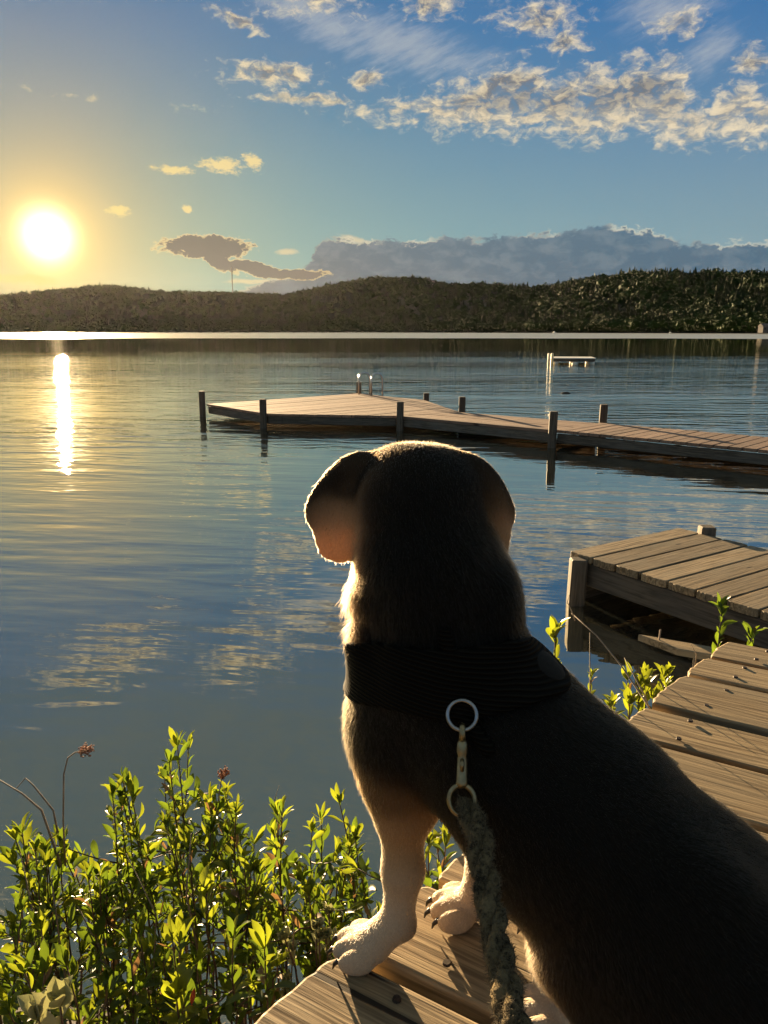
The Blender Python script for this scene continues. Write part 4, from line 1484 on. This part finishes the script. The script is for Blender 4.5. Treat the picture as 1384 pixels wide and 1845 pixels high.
# ---------------------------------------------------------------- leash
def leash():
    steel = plain('worn_steel', (0.36, 0.36, 0.35), 0.34, 0.15, 90, metal=1.0)
    brass = plain('worn_brass', (0.33, 0.26, 0.14), 0.42, 0.2, 120, metal=1.0)
    camp = Vector((0, 0, CAM_H))
    rc, rn = on_dog(834, 1284, 0.012)
    to_cam = (camp - rc).normalized()
    ax = (to_cam * 0.9 + rn * 0.4).normalized()
    ux = Vector((1, 0, 0)); ux = (ux - ax * ux.dot(ax)).normalized()
    uy = ax.cross(ux)
    mb = MB()
    Rr = 0.0134
    mb.tube([rc + ux * Rr * math.cos(t) + uy * Rr * math.sin(t) for t in [2 * math.pi * k / 32 for k in range(33)]], 0.0019, 10, False)
    mb.build('ring', steel, harness, True)

    root = empty('leash', rc)
    tag(root, 'fuzzy dark rope leash with brass snap clipped to the harness ring', 'leash')
    def piece(name, mat, fn, smooth=True):
        mb = MB(); fn(mb); o = mb.build(name, mat, root, smooth); o.location = -root.location; return o
    lo = rc - uy * Rr if uy.z > 0 else rc + uy * Rr
    c2, n2 = on_dog(846, 1415, 0.018)
    t = (c2 - lo).normalized()
    Lc = (c2 - lo).length
    sd = t.cross(ax).normalized()
    # hook round the ring, barrel, thumb lever
    hook = [lo + t * 0.010 + sd * 0.0, lo + t * 0.004 + ax * 0.005, lo - t * 0.003 + ax * 0.0045, lo - t * 0.004 - ax * 0.002, lo + t * 0.002 - ax * 0.005, lo + t * 0.012 - ax * 0.003]
    piece('snap_hook', brass, lambda m: m.tube(hook, [0.0032, 0.003, 0.0027, 0.0027, 0.0027, 0.003], 8))
    piece('barrel', brass, lambda m: m.tube([lo + t * 0.008, lo + t * 0.012, lo + t * 0.020, lo + t * 0.023, lo + t * (Lc * 0.45), lo + t * (Lc * 0.80), lo + t * (Lc * 0.84), lo + t * (Lc * 0.90)], [0.003, 0.0048, 0.0052, 0.0040, 0.0046, 0.0052, 0.0058, 0.004], 12))
    piece('thumb_lever', brass, lambda m: m.tube([lo + t * 0.026 + ax * 0.004, lo + t * 0.030 + ax * 0.0075, lo + t * 0.036 + ax * 0.0045], [0.002, 0.0024, 0.0018], 8))
    er = lo + t * (Lc * 0.90 + 0.011)
    piece('swivel_eye', brass, lambda m: m.tube([er + (sd * math.cos(a) + t * math.sin(a) * 1.15) * 0.0115 for a in [2 * math.pi * k / 24 for k in range(25)]], 0.0026, 8, False))
    # rope
    y0 = er.y
    ctrl = [er + t * 0.004 - ax * 0.004]
    for (u, v, f) in ((858, 1490, 0.10), (870, 1560, 0.24), (884, 1640, 0.42), (900, 1720, 0.60), (916, 1800, 0.78), (930, 1870, 0.92), (936, 1960, 1.05)):
        ctrl.append(at(u, v, y0 + (0.40 - y0) * f))
    ctrl += [Vector((0.10, 0.26, 0.88)), Vector((0.16, 0.12, 0.80)), Vector((0.26, 0.02, 0.725)), Vector((0.42, -0.02, 0.716)), Vector((0.55, 0.06, 0.716))]
    # Catmull-Rom through the points
    path = []
    for i in range(len(ctrl) - 1):
        p0, p1, p2, p3 = ctrl[max(i - 1, 0)], ctrl[i], ctrl[i + 1], ctrl[min(i + 2, len(ctrl) - 1)]
        for k in range(14):
            s = k / 14
            path.append(0.5 * ((2 * p1) + (p2 - p0) * s + (2 * p0 - 5 * p1 + 4 * p2 - p3) * s * s + (3 * p1 - p0 - 3 * p2 + p3) * s ** 3))
    path.append(ctrl[-1])
    m_rope, n, b, out = material('fuzzy_rope')
    tcn = n.node('ShaderNodeTexCoord')
    f1 = n.noise(tcn.outputs['Object'], 160.0, 4.0, 0.7)
    f2 = n.noise(tcn.outputs['Object'], 42.0, 3.0, 0.6)
    n.put(b.inputs['Base Color'], n.mix(n.ramp(f1 * 0.6 + f2 * 0.4, 0.38, 0.62), (0.024, 0.020, 0.013), (0.18, 0.135, 0.07)))
    b.inputs['Roughness'].default_value = 0.95
    b.inputs['Specular IOR Level'].default_value = 0.1
    bump(n, b, f1, 1.0, 0.004)
    ln = [0.0]
    for a, b2 in zip(path[:-1], path[1:]): ln.append(ln[-1] + (b2 - a).length)
    frames = []
    up = None
    for i, p in enumerate(path):
        tt = (path[min(i + 1, len(path) - 1)] - path[max(i - 1, 0)]).normalized()
        up = tt.orthogonal().normalized() if up is None else (up - tt * up.dot(tt)).normalized()
        frames.append((up.copy(), tt.cross(up)))
    roots_, dirs_ = [], []
    rng = random.Random(9)
    for k in range(3):
        sp, rr = [], []
        for p, l, (a, b2) in zip(path, ln, frames):
            ang = 2 * math.pi * k / 3 + l * 62.0
            off = 0.0060
            sp.append(p + (a * math.cos(ang) + b2 * math.sin(ang)) * off)
            rr.append(0.0060 * (1 + 0.12 * math.sin(l * 210 + k * 2) + rng.uniform(-0.12, 0.12)) * (0.75 if l < 0.012 else 1))
        piece('strand', m_rope, lambda m: m.tube(sp, rr, 9))
        for i in range(len(sp) - 1):
            for _ in range(26):
                a, b2 = frames[i]
                th = rng.uniform(0, 6.283)
                rad_ = a * math.cos(th) + b2 * math.sin(th)
                q = sp[i].lerp(sp[i + 1], rng.random())
                roots_.append(q + rad_ * rr[i] * 0.9)
                dd = (rad_ + Vector((rng.gauss(0, .6), rng.gauss(0, .6), rng.gauss(0, .6)))).normalized()
                dirs_.append(dd * rng.uniform(0.0015, 0.0055))
    N = len(roots_)
    pr = np.array(roots_); dr = np.array(dirs_)
    pts = np.stack([pr, pr + dr * 0.6 + np.random.default_rng(1).normal(0, .0006, pr.shape), pr + dr], 1)
    cv = bpy.data.hair_curves.new('fuzz')
    cv.add_curves([3] * N)
    cv.attributes['position'].data.foreach_set('vector', pts.astype(np.float32).ravel())
    ra = cv.attributes.get('radius') or cv.attributes.new('radius', 'FLOAT', 'POINT')
    ra.data.foreach_set('value', np.tile(np.array([.00016, .00013, .00005], dtype=np.float32), N))
    mf, n, b, out = material('rope_fuzz')
    b.inputs['Base Color'].default_value = (0.12, 0.095, 0.055, 1)
    b.inputs['Roughness'].default_value = 0.9
    cv.materials.append(mf)
    o = bpy.data.objects.new('fuzz', cv)
    o.parent = root; o.location = -root.location; o['kind'] = 'stuff'
    COL.objects.link(o)
leash()

# ---------------------------------------------------------------- shrubs along the bank
def leaf_material(name, c_dark, c_light, c_trans, tr=0.5, rough=0.35):
    m, n, b, out = material(name)
    g = n.node('ShaderNodeNewGeometry')
    oi = n.node('ShaderNodeObjectInfo')
    r = n.math('FRACT', X(n, g.outputs['Random Per Island']) + X(n, oi.outputs['Random']))
    tcn = n.node('ShaderNodeTexCoord')
    mott = n.noise(g.outputs['Position'], 130.0, 3.0, 0.6)
    c = n.mix(r, c_dark, c_light)
    c = n.mix(n.ramp(mott, 0.5, 0.8) * 0.4, c, tuple(min(1, q * 1.6) for q in c_light))
    n.put(b.inputs['Base Color'], c)
    b.inputs['Roughness'].default_value = rough
    b.inputs['Specular IOR Level'].default_value = 0.5
    t = n.node('ShaderNodeBsdfTranslucent')
    n.put(t.inputs['Color'], n.mix(r, tuple(q * 0.6 for q in c_trans), c_trans))
    mx = n.node('ShaderNodeMixShader')
    mx.inputs[0].default_value = tr
    n.l.new(b.outputs[0], mx.inputs[1]); n.l.new(t.outputs[0], mx.inputs[2])
    n.l.new(mx.outputs[0], out.inputs['Surface'])
    return m

L_GREEN = leaf_material('green_leaf', (0.030, 0.052, 0.010), (0.075, 0.110, 0.014), (0.150, 0.225, 0.014), 0.45)
L_YOUNG = leaf_material('young_yellow_leaf', (0.07, 0.10, 0.012), (0.15, 0.17, 0.016), (0.27, 0.315, 0.016), 0.50)
L_PALE = leaf_material('pale_leaf', (0.22, 0.24, 0.12), (0.38, 0.38, 0.22), (0.30, 0.30, 0.12), 0.3, 0.4)
L_RED = leaf_material('red_leaf', (0.30, 0.03, 0.012), (0.45, 0.06, 0.02), (0.75, 0.10, 0.02), 0.5)
L_DEAD = leaf_material('dead_brown_leaf', (0.13, 0.075, 0.035), (0.28, 0.19, 0.09), (0.30, 0.17, 0.06), 0.35, 0.7)
M_STEM = plain('brown_stem', (0.075, 0.045, 0.028), 0.7, 0.4, 60)
M_TWIG = plain('grey_twig', (0.20, 0.16, 0.12), 0.8, 0.3, 60)


def leaf_shape(seed, wd=0.30, curl=0.12, fold=0.22, blunt=0.0):
    rng = random.Random(seed)
    rows = 7
    v, f = [], []
    tw = rng.uniform(-0.25, 0.25)
    for i in range(rows):
        s = i / (rows - 1)
        wdt = wd * 0.5 * (math.sin(math.pi * min(1, (s ** 1.25) * 0.95 + 0.03)) ** 0.75)
        if i == 0: wdt = 0.015
        if i == rows - 1: wdt = 0.006
        z0 = -curl * s * s + 0.03 * math.sin(s * 5 + seed)
        for k in (-1, 0, 1):
            yy = k * wdt
            zz = z0 + abs(k) * wdt * fold * 2 + k * wdt * tw * s
            v.append((s, yy, zz))
    for i in range(rows - 1):
        for k in range(2):
            a = i * 3 + k
            f.append((a, a + 1, a + 4, a + 3))
    return np.array(v), np.array(f)

LEAF = {}
def leaf_mesh(kind, idx):
    key = (kind, idx)
    if key not in LEAF:
        wd = {'g': 0.31, 'y': 0.30, 'p': 0.55, 'r': 0.32, 'b': 0.33, 'd': 0.26}[kind]
        v, f = leaf_shape(idx * 7 + 3, wd * (0.85 + 0.1 * idx), 0.04 + 0.07 * idx, 0.16 + 0.06 * idx)
        me = mesh_np('leaf', v, f)
        me.materials.append({'g': L_GREEN, 'y': L_YOUNG, 'p': L_PALE, 'r': L_RED, 'b': L_YOUNG, 'd': L_DEAD}[kind])
        LEAF[key] = (me, v, f)
    return LEAF[key]

E0_, ED_ = Vector((-0.145, 0.658)), Vector((0.6775, 0.7355))
def off_deck(p, mar=0.02):
    """keep a point on the bank side of the deck's edge"""
    s = ED_.x * (p.y - E0_.y) - ED_.y * (p.x - E0_.x)
    if s < mar and p.y < 1.72:
        p = p.copy()
        p.x -= (mar - s) * 0.7355
        p.y += (mar - s) * 0.6775
    return p


class Plant:
    def __init__(self, name, base, seed):
        self.root = empty(name, base)
        self.base = Vector(base)
        self.rng = random.Random(seed)
        self.stems = MB()
        self.single = []
        self.joined = {}

    def leaf(self, p, d, size, kind, prio):
        rng = self.rng
        d = d.normalized()
        up = Vector((rng.gauss(0, .35), rng.gauss(0, .35), 1.0))
        y = up.cross(d)
        if y.length < 1e-3: y = d.orthogonal()
        y.normalize()
        z = d.cross(y)
        M = Matrix((d, y, z)).transposed().to_4x4()
        M = Matrix.Translation(p - self.base) @ M @ Matrix.Rotation(rng.gauss(0, .45), 4, 'X') @ Matrix.Diagonal((size, size * rng.uniform(.8, 1.2), size, 1))
        self.single.append((prio, kind, rng.randrange(4), M))

    def stem(self, a, b, bend, r0, r1, n=9):
        rng = self.rng
        mid = (a + b) / 2 + bend
        pts = [a * (1 - s) ** 2 + mid * 2 * s * (1 - s) + b * s * s for s in [i / (n - 1) for i in range(n)]]
        for i in range(1, n - 1):
            pts[i] = pts[i] + Vector((rng.gauss(0, .0022), rng.gauss(0, .0022), 0))
        self.stems.tube([p - self.base for p in pts], [r0 + (r1 - r0) * i / (n - 1) for i in range(n)], 5)
        return pts

    def dress(self, pts, start, step, size, kinds, spread=(1.05, 0.55), tip=5):
        rng = self.rng
        seglen = sum((b - a).length for a, b in zip(pts[:-1], pts[1:]))
        s = start
        ang = rng.uniform(0, 6.28)
        def at_s(s):
            x = min(s, 0.9999) * (len(pts) - 1)
            i = int(x); f = x - i
            return pts[i].lerp(pts[i + 1], f), (pts[i + 1] - pts[i]).normalized()
        while s < 1.0:
            p, t = at_s(s)
            o = t.orthogonal().normalized()
            o.rotate(Quaternion(t, ang))
            sp = spread[0] + (spread[1] - spread[0]) * s
            dd = t * math.cos(sp) + o * math.sin(sp)
            k = kinds[1] if rng.random() < (s - 0.25) * kinds[2] else kinds[0]
            if rng.random() < 0.05: k = 'd'
            self.leaf(p, dd + Vector((rng.gauss(0, .18), rng.gauss(0, .18), rng.gauss(0, .18))), size * rng.uniform(0.45, 1.15) * (0.75 + 0.4 * math.sin(math.pi * min(1, s))), k, s + rng.uniform(0, .2))
            ang += 2.4 + rng.gauss(0, .25)
            s += step / seglen * rng.uniform(0.7, 1.3)
        p, t = at_s(0.999)
        for k in range(tip):
            o = t.orthogonal().normalized()
            o.rotate(Quaternion(t, ang + k * 2.4))
            sp = rng.uniform(0.18, 0.75)
            self.leaf(p, t * math.cos(sp) + o * math.sin(sp), size * rng.uniform(0.6, 1.0), kinds[1] if rng.random() < 0.6 else kinds[0], 1.3 + rng.random() * .2)

    def finish(self, cap=120, stem_mat=None):
        if self.stems.v:
            self.stems.build('stems', stem_mat or M_STEM, self.root, True)
        self.single.sort(key=lambda q: -q[0])
        rest = {}
        for i, (pr, kind, idx, M) in enumerate(self.single):
            me, v, f = leaf_mesh(kind, idx)
            if i < cap:
                o = bpy.data.objects.new('leaf', me)
                o.parent = self.root
                o.matrix_basis = M
                COL.objects.link(o)
            else:
                g = rest.setdefault(kind, [[], [], 0])
                A = np.array(M)
                g[0].append(v @ A[:3, :3].T + A[:3, 3]); g[1].append(f + g[2]); g[2] += len(v)
        if rest:
            vv, ff, mi, off, mats = [], [], [], 0, []
            for kind, g in rest.items():
                v = np.concatenate(g[0]); f = np.concatenate(g[1])
                vv.append(v); ff.append(f + off); off += len(v)
                mi += [len(mats)] * len(f); mats.append(leaf_mesh(kind, 0)[0].materials[0])
            me = mesh_np('foliage', np.concatenate(vv), np.concatenate(ff))
            for m_ in mats: me.materials.append(m_)
            me.polygons.foreach_set('material_index', mi)
            o = obj('foliage', me, None, self.root)
            o['kind'] = 'stuff'


def ground_z(x, y):
    edge = 1.42 - 0.45 * min(max(x - 0.05, 0), 2.5) + 0.10 * math.sin(x * 3.1) + 0.05 * math.sin(x * 8.3 + 1)
    s = edge - y
    return 0.15 * math.tanh(s * 1.3) + 0.03 * max(0, s) if s > 0 else max(-1.6, 0.30 * s)


GROUP = 'leafy shrubs growing along the bank beside the deck'
def shrub(u, v, Y, su, sv, nst, seed, label, size=0.040, kinds=('g', 'y', 0.45), side=3, cap=110, dens=0.0150):
    top = off_deck(at(u, v, Y), 0.03)
    bx_, by_ = top.x, top.y
    base = Vector((bx_, by_, ground_z(bx_, by_) - 0.02))
    P_ = Plant('shrub', base, seed)
    rng = P_.rng
    tag(P_.root, label, 'shrub', GROUP)
    for k in range(nst):
        tip = at(u + (0 if k == 0 else rng.gauss(0, su)), v + (0 if k == 0 else abs(rng.gauss(0, sv)) + 6), Y + (0 if k == 0 else rng.gauss(0, .05)))
        tip = off_deck(tip, 0.012)
        b0 = base + Vector((rng.gauss(0, .025), rng.gauss(0, .025), 0)) + (Vector((tip.x, tip.y, 0)) - Vector((base.x, base.y, 0))) * 0.45
        b0.z = ground_z(b0.x, b0.y) - 0.02
        bend = Vector((rng.gauss(0, .03), rng.gauss(0, .03), 0.03))
        pts = P_.stem(b0, tip, bend, 0.0030, 0.0010)
        P_.dress(pts, 0.55, dens, size, kinds)
        for j in range(side):
            s = rng.uniform(0.42, 0.86)
            x = s * (len(pts) - 1); i = int(x)
            q = pts[i].lerp(pts[i + 1], x - i)
            t2 = q + Vector((rng.gauss(0, .052), rng.gauss(0, .045), rng.uniform(0.02, 0.08)))
            if t2.z > tip.z - 0.01: t2.z = tip.z - rng.uniform(0.01, 0.04)
            t2 = off_deck(t2, 0.012)
            sp = P_.stem(q, t2, Vector((0, 0, -0.006)), 0.0016, 0.0008, 6)
            P_.dress(sp, 0.2, dens * 0.9, size * 0.9, kinds, tip=5)
    P_.finish(cap)
    return P_.root

SH = [
    (320, 1345, 1.24, 22, 40, 5, 'tallest slender leafy shrub rising to a point over the water'),
    (222, 1408, 1.20, 30, 30, 7, 'leafy shrub with upright blunt leaves left of the tallest shrub'),
    (405, 1432, 1.22, 32, 26, 7, 'yellow-green shrub just right of the tallest shrub'),
    (500, 1464, 1.20, 32, 24, 6, 'rounded shrub at the right end of the left-hand thicket'),
    (40, 1500, 1.10, 42, 30, 8, 'bushy shrub at the left edge of the picture'),
    (110, 1520, 1.14, 34, 30, 6, 'shrub beneath the dried flower head'),
    (612, 1447, 1.22, 14, 45, 3, 'thin lone shrub standing just left of the front leg'),
    (640, 1510, 1.20, 22, 30, 4, 'low leafy shrub right behind the white front leg'),
    (300, 1490, 1.12, 50, 30, 8, 'dense dark shrub below the tallest shrub'),
    (180, 1580, 1.02, 50, 30, 8, 'dense shrub in the middle of the left thicket'),
    (440, 1560, 1.06, 40, 30, 7, 'dense shrub in the middle of the right thicket'),
    (545, 1590, 1.08, 22, 24, 5, 'short shrub reaching towards the front paw'),
    (40, 1640, 0.94, 50, 30, 7, 'low shrub at the left edge near the corner'),
    (250, 1680, 0.90, 50, 26, 6, 'low shrub at the bottom behind the yellow sprig'),
    (420, 1690, 0.88, 40, 26, 6, 'low shrub beside the deck corner'),
    (120, 1740, 0.82, 50, 24, 5, 'lowest shrub near the bottom left corner'),
    (772, 1520, 1.02, 12, 20, 3, 'leafy tuft between the front leg and the chest'),
]
for i, (u, v, Y, su, sv, ns, lb) in enumerate(SH):
    shrub(u, v, Y, su * 1.15, sv * 1.25, max(3, round(ns * 0.85)), 100 + i, lb, cap=110 if v < 1560 else 80)

# sprigs with large glowing leaves in the foreground
def sprig(u, v, Y, n_leaf, size, seed, label, kind='b', lean=(0, 0), tips=1, name='sprig', group='large-leaved sprigs'):
    top = off_deck(at(u, v, Y), 0.01)
    base = Vector((top.x - lean[0], top.y - lean[1], 0))
    base.z = min(ground_z(base.x, base.y), 0.3) - 0.02
    P_ = Plant(name, base, seed)
    tag(P_.root, label, 'sprig', group)
    for k in range(tips):
        t = top if k == 0 else top + Vector((P_.rng.gauss(0, .03), P_.rng.gauss(0, .03), -abs(P_.rng.gauss(0, .03))))
        pts = P_.stem(base, t, Vector((0.01, 0.01, 0.02)), 0.003, 0.0013)
        P_.dress(pts, 0.90 if kind != 'g' else 0.7, 0.012, size, (kind, kind, 0.5), (0.8, 0.35), tip=n_leaf)
    P_.finish(120)
sprig(372, 1610, 0.95, 4, 0.050, 301, 'two large yellow leaves standing up in the middle of the thicket', 'b')
sprig(318, 1800, 0.80, 7, 0.046, 302, 'sprig of long yellow leaves at the bottom beside a red leaf', 'b')
sprig(345, 1810, 0.80, 1, 0.030, 303, 'single red leaf at the bottom of the thicket', 'r')
sprig(70, 1838, 0.70, 6, 0.040, 304, 'broad pale leaves in the bottom left corner', 'p', tips=2)
sprig(575, 1690, 0.96, 14, 0.020, 312, 'low cluster of small pale leaves between the thicket and the front paw', 'p', tips=9)
sprig(1000, 1150, 1.30, 6, 0.050, 305, 'sprig with a yellow bud sticking out beside the shoulder', 'b')
sprig(1165, 1235, 1.58, 6, 0.045, 306, 'clump of narrow yellow leaves against the deck edge', 'b', tips=6)
sprig(1205, 1215, 1.66, 4, 0.038, 307, 'upper clump of narrow leaves against the deck edge', 'b', tips=4)
sprig(1100, 1275, 1.52, 5, 0.040, 308, 'low leaves peeping out behind the sloping back', 'b', tips=2)
sprig(1065, 1225, 1.56, 4, 0.034, 311, 'small leaves just above the sloping back', 'b', tips=1)
sprig(1300, 1105, 1.95, 5, 0.060, 309, 'upright green sprig in front of the low grey dock', 'g')
sprig(1355, 1150, 1.88, 5, 0.060, 310, 'upright green sprig behind the last deck plank', 'g')

# bare stalks
def twig(pts, r, label, name='bare_twig', mat=None):
    mb = MB()
    q = [at(*p) for p in pts]
    mb.tube([p - q[0] for p in q], [r * (1 - 0.6 * i / (len(q) - 1)) for i in range(len(q))], 6)
    o = mb.build(name, mat or M_TWIG, None, True)
    o.location = q[0]
    tag(o, label, 'twig', 'bare twigs among the shrubs')
    return o
twig([(1205, 1330, 1.36), (1160, 1260, 1.50), (1120, 1200, 1.58), (1075, 1145, 1.64), (1030, 1105, 1.70)], 0.0024, 'long dark bare stalk bending left above the sloping back')
twig([(1190, 1330, 1.38), (1160, 1250, 1.45), (1125, 1185, 1.50)], 0.0024, 'shorter dark bare stalk right of the bent one')
twig([(1064, 1300, 1.44), (1063, 1230, 1.46), (1063, 1140, 1.48)], 0.0018, 'straight thin upright stalk beside the shoulder')
twig([(1036, 1118, 1.55), (1030, 1100, 1.55), (1022, 1085, 1.55), (1026, 1072, 1.55)], 0.0014, 'pale kinked twig tip in front of the dock post')
twig([(110, 1560, 1.08), (75, 1460, 1.08), (40, 1430, 1.08), (-10, 1400, 1.08)], 0.0022, 'pale bare twig leaning out to the left edge')
twig([(104, 1500, 1.08), (96, 1460, 1.08), (60, 1415, 1.08), (46, 1402, 1.08), (30, 1420, 1.08)], 0.0018, 'hooked bare twig at the left edge')
twig([(500, 1500, 1.25), (495, 1440, 1.25), (503, 1415, 1.25)], 0.0010, 'hair-thin stalk over the right of the thicket')
twig([(1250, 1210, 1.62), (1255, 1180, 1.64), (1245, 1160, 1.64)], 0.0014, 'short broken twig at the deck edge')

rt = random.Random(77)
for i_, nth in enumerate(('leftmost', 'second', 'third', 'fourth', 'fifth', 'sixth', 'rightmost')):
    u0, v0, Y0 = 40 + 84 * i_ + rt.uniform(-25, 25), rt.uniform(1490, 1640), rt.uniform(0.95, 1.2)
    twig([(u0, v0 + 230, Y0), (u0 + rt.gauss(0, 25), v0 + 110, Y0 + .01), (u0 + rt.gauss(0, 40), v0, Y0 + .02)], rt.uniform(0.0012, 0.0024),
         nth + ' thin bare stem among the shrub leaves, counted from the left')

# dried flower heads
def seed_head(u, v, Y, r, stalk, seed, label):
    c = at(u, v, Y)
    root = empty('dried_flower', at(*stalk[0]))
    tag(root, label, 'flower', 'dried flower heads')
    rng = random.Random(seed)
    q = [at(*p) for p in stalk]
    mb = MB(); mb.tube([p - root.location for p in q], [0.0016 - 0.0006 * i / (len(q) - 1) for i in range(len(q))], 6)
    mb.build('stalk', M_TWIG, root, True)
    m = plain('rusty_seed', (0.26, 0.105, 0.05), 0.8, 0.5, 200)
    mb = MB()
    for k in range(60):
        d = Vector((rng.gauss(0, 1), rng.gauss(0, 1), rng.gauss(0, .8))).normalized() * r * rng.uniform(.35, 1)
        p = c + d - root.location
        mb.tube([q[-1] - root.location, p], 0.0004, 3)
        for j in range(2):
            e = Vector((rng.gauss(0, 1), rng.gauss(0, 1), rng.gauss(0, 1))).normalized() * 0.0016
            mb.tube([p - e, p, p + e], [0.0006, 0.0013, 0.0006], 5)
    o = mb.build('seed_cluster', m, root, True)
    o['kind'] = 'stuff'
seed_head(155, 1352, 1.10, 0.013, [(118, 1560, 1.10), (114, 1480, 1.10), (115, 1395, 1.10), (122, 1366, 1.10), (135, 1356, 1.10), (144, 1354, 1.10)], 1, 'round rusty dried flower head on a curved pale stalk')
seed_head(403, 1392, 1.20, 0.011, [(392, 1470, 1.20), (395, 1430, 1.20), (399, 1404, 1.20)], 2, 'small rusty dried flower head at the top right of the thicket')

# low ground cover and dead leaves
def ground_cover():
    rng = np.random.default_rng(8)
    vv, ff, mi, off = [], [], [], 0
    kinds = ['p', 'g', 'y']
    for k in range(2300):
        x, y = rng.uniform(-1.15, 0.25), rng.uniform(0.55, 1.42)
        if ED_.x * (y - E0_.y) - ED_.y * (x - E0_.x) < 0.03: continue
        z = ground_z(x, y) + abs(rng.normal(0, 0.07))
        cl = math.sin(x * 9 + 2) * math.sin(y * 11)
        kd = 0 if rng.uniform() < 0.22 + 0.25 * (cl > 0.3) else (1 if rng.uniform() < .75 else 2)
        me, v, f = leaf_mesh(kinds[kd], int(rng.integers(4)))
        s = rng.uniform(0.010, 0.022) * (0.8 if kd == 0 else 1.2)
        M = np.array(Matrix.Rotation(rng.uniform(0, 6.28), 3, 'Z') @ Matrix.Rotation(rng.normal(-.4, .5), 3, 'Y') @ Matrix.Rotation(rng.normal(0, .5), 3, 'X'))
        vv.append((v * s) @ M.T + np.array([x, y, z])); ff.append(f + off); off += len(v); mi += [kd] * len(f)
    me = mesh_np('ground_cover', np.concatenate(vv), np.concatenate(ff))
    for q in kinds: me.materials.append(leaf_mesh(q, 0)[0].materials[0])
    me.polygons.foreach_set('material_index', mi)
    tag(obj('ground_cover', me), 'small pale and green leaves covering the bank under the shrubs', kind='stuff')
ground_cover()

# ---------------------------------------------------------------- haze volume added for the golden sun glare
def haze():
    mb = MB()
    mb.box((-3500, -120, -3.2), (3500, 3600, 235))
    m = bpy.data.materials.new('glare_haze')
    m.use_nodes = True
    m.node_tree.nodes.clear()
    n = NT(m.node_tree)
    out = n.node('ShaderNodeOutputMaterial')
    v = n.node('ShaderNodeVolumePrincipled')
    v.inputs['Color'].default_value = (0.95, 0.93, 0.90, 1)
    v.inputs['Density'].default_value = HAZE_DENSITY
    v.inputs['Anisotropy'].default_value = 0.65
    n.l.new(v.outputs[0], out.inputs['Volume'])
    o = mb.build('haze', m)
    tag(o, 'thin haze added over the lake for the golden sun glare', kind='stuff')
HAZE_DENSITY = 0.0000027
haze()
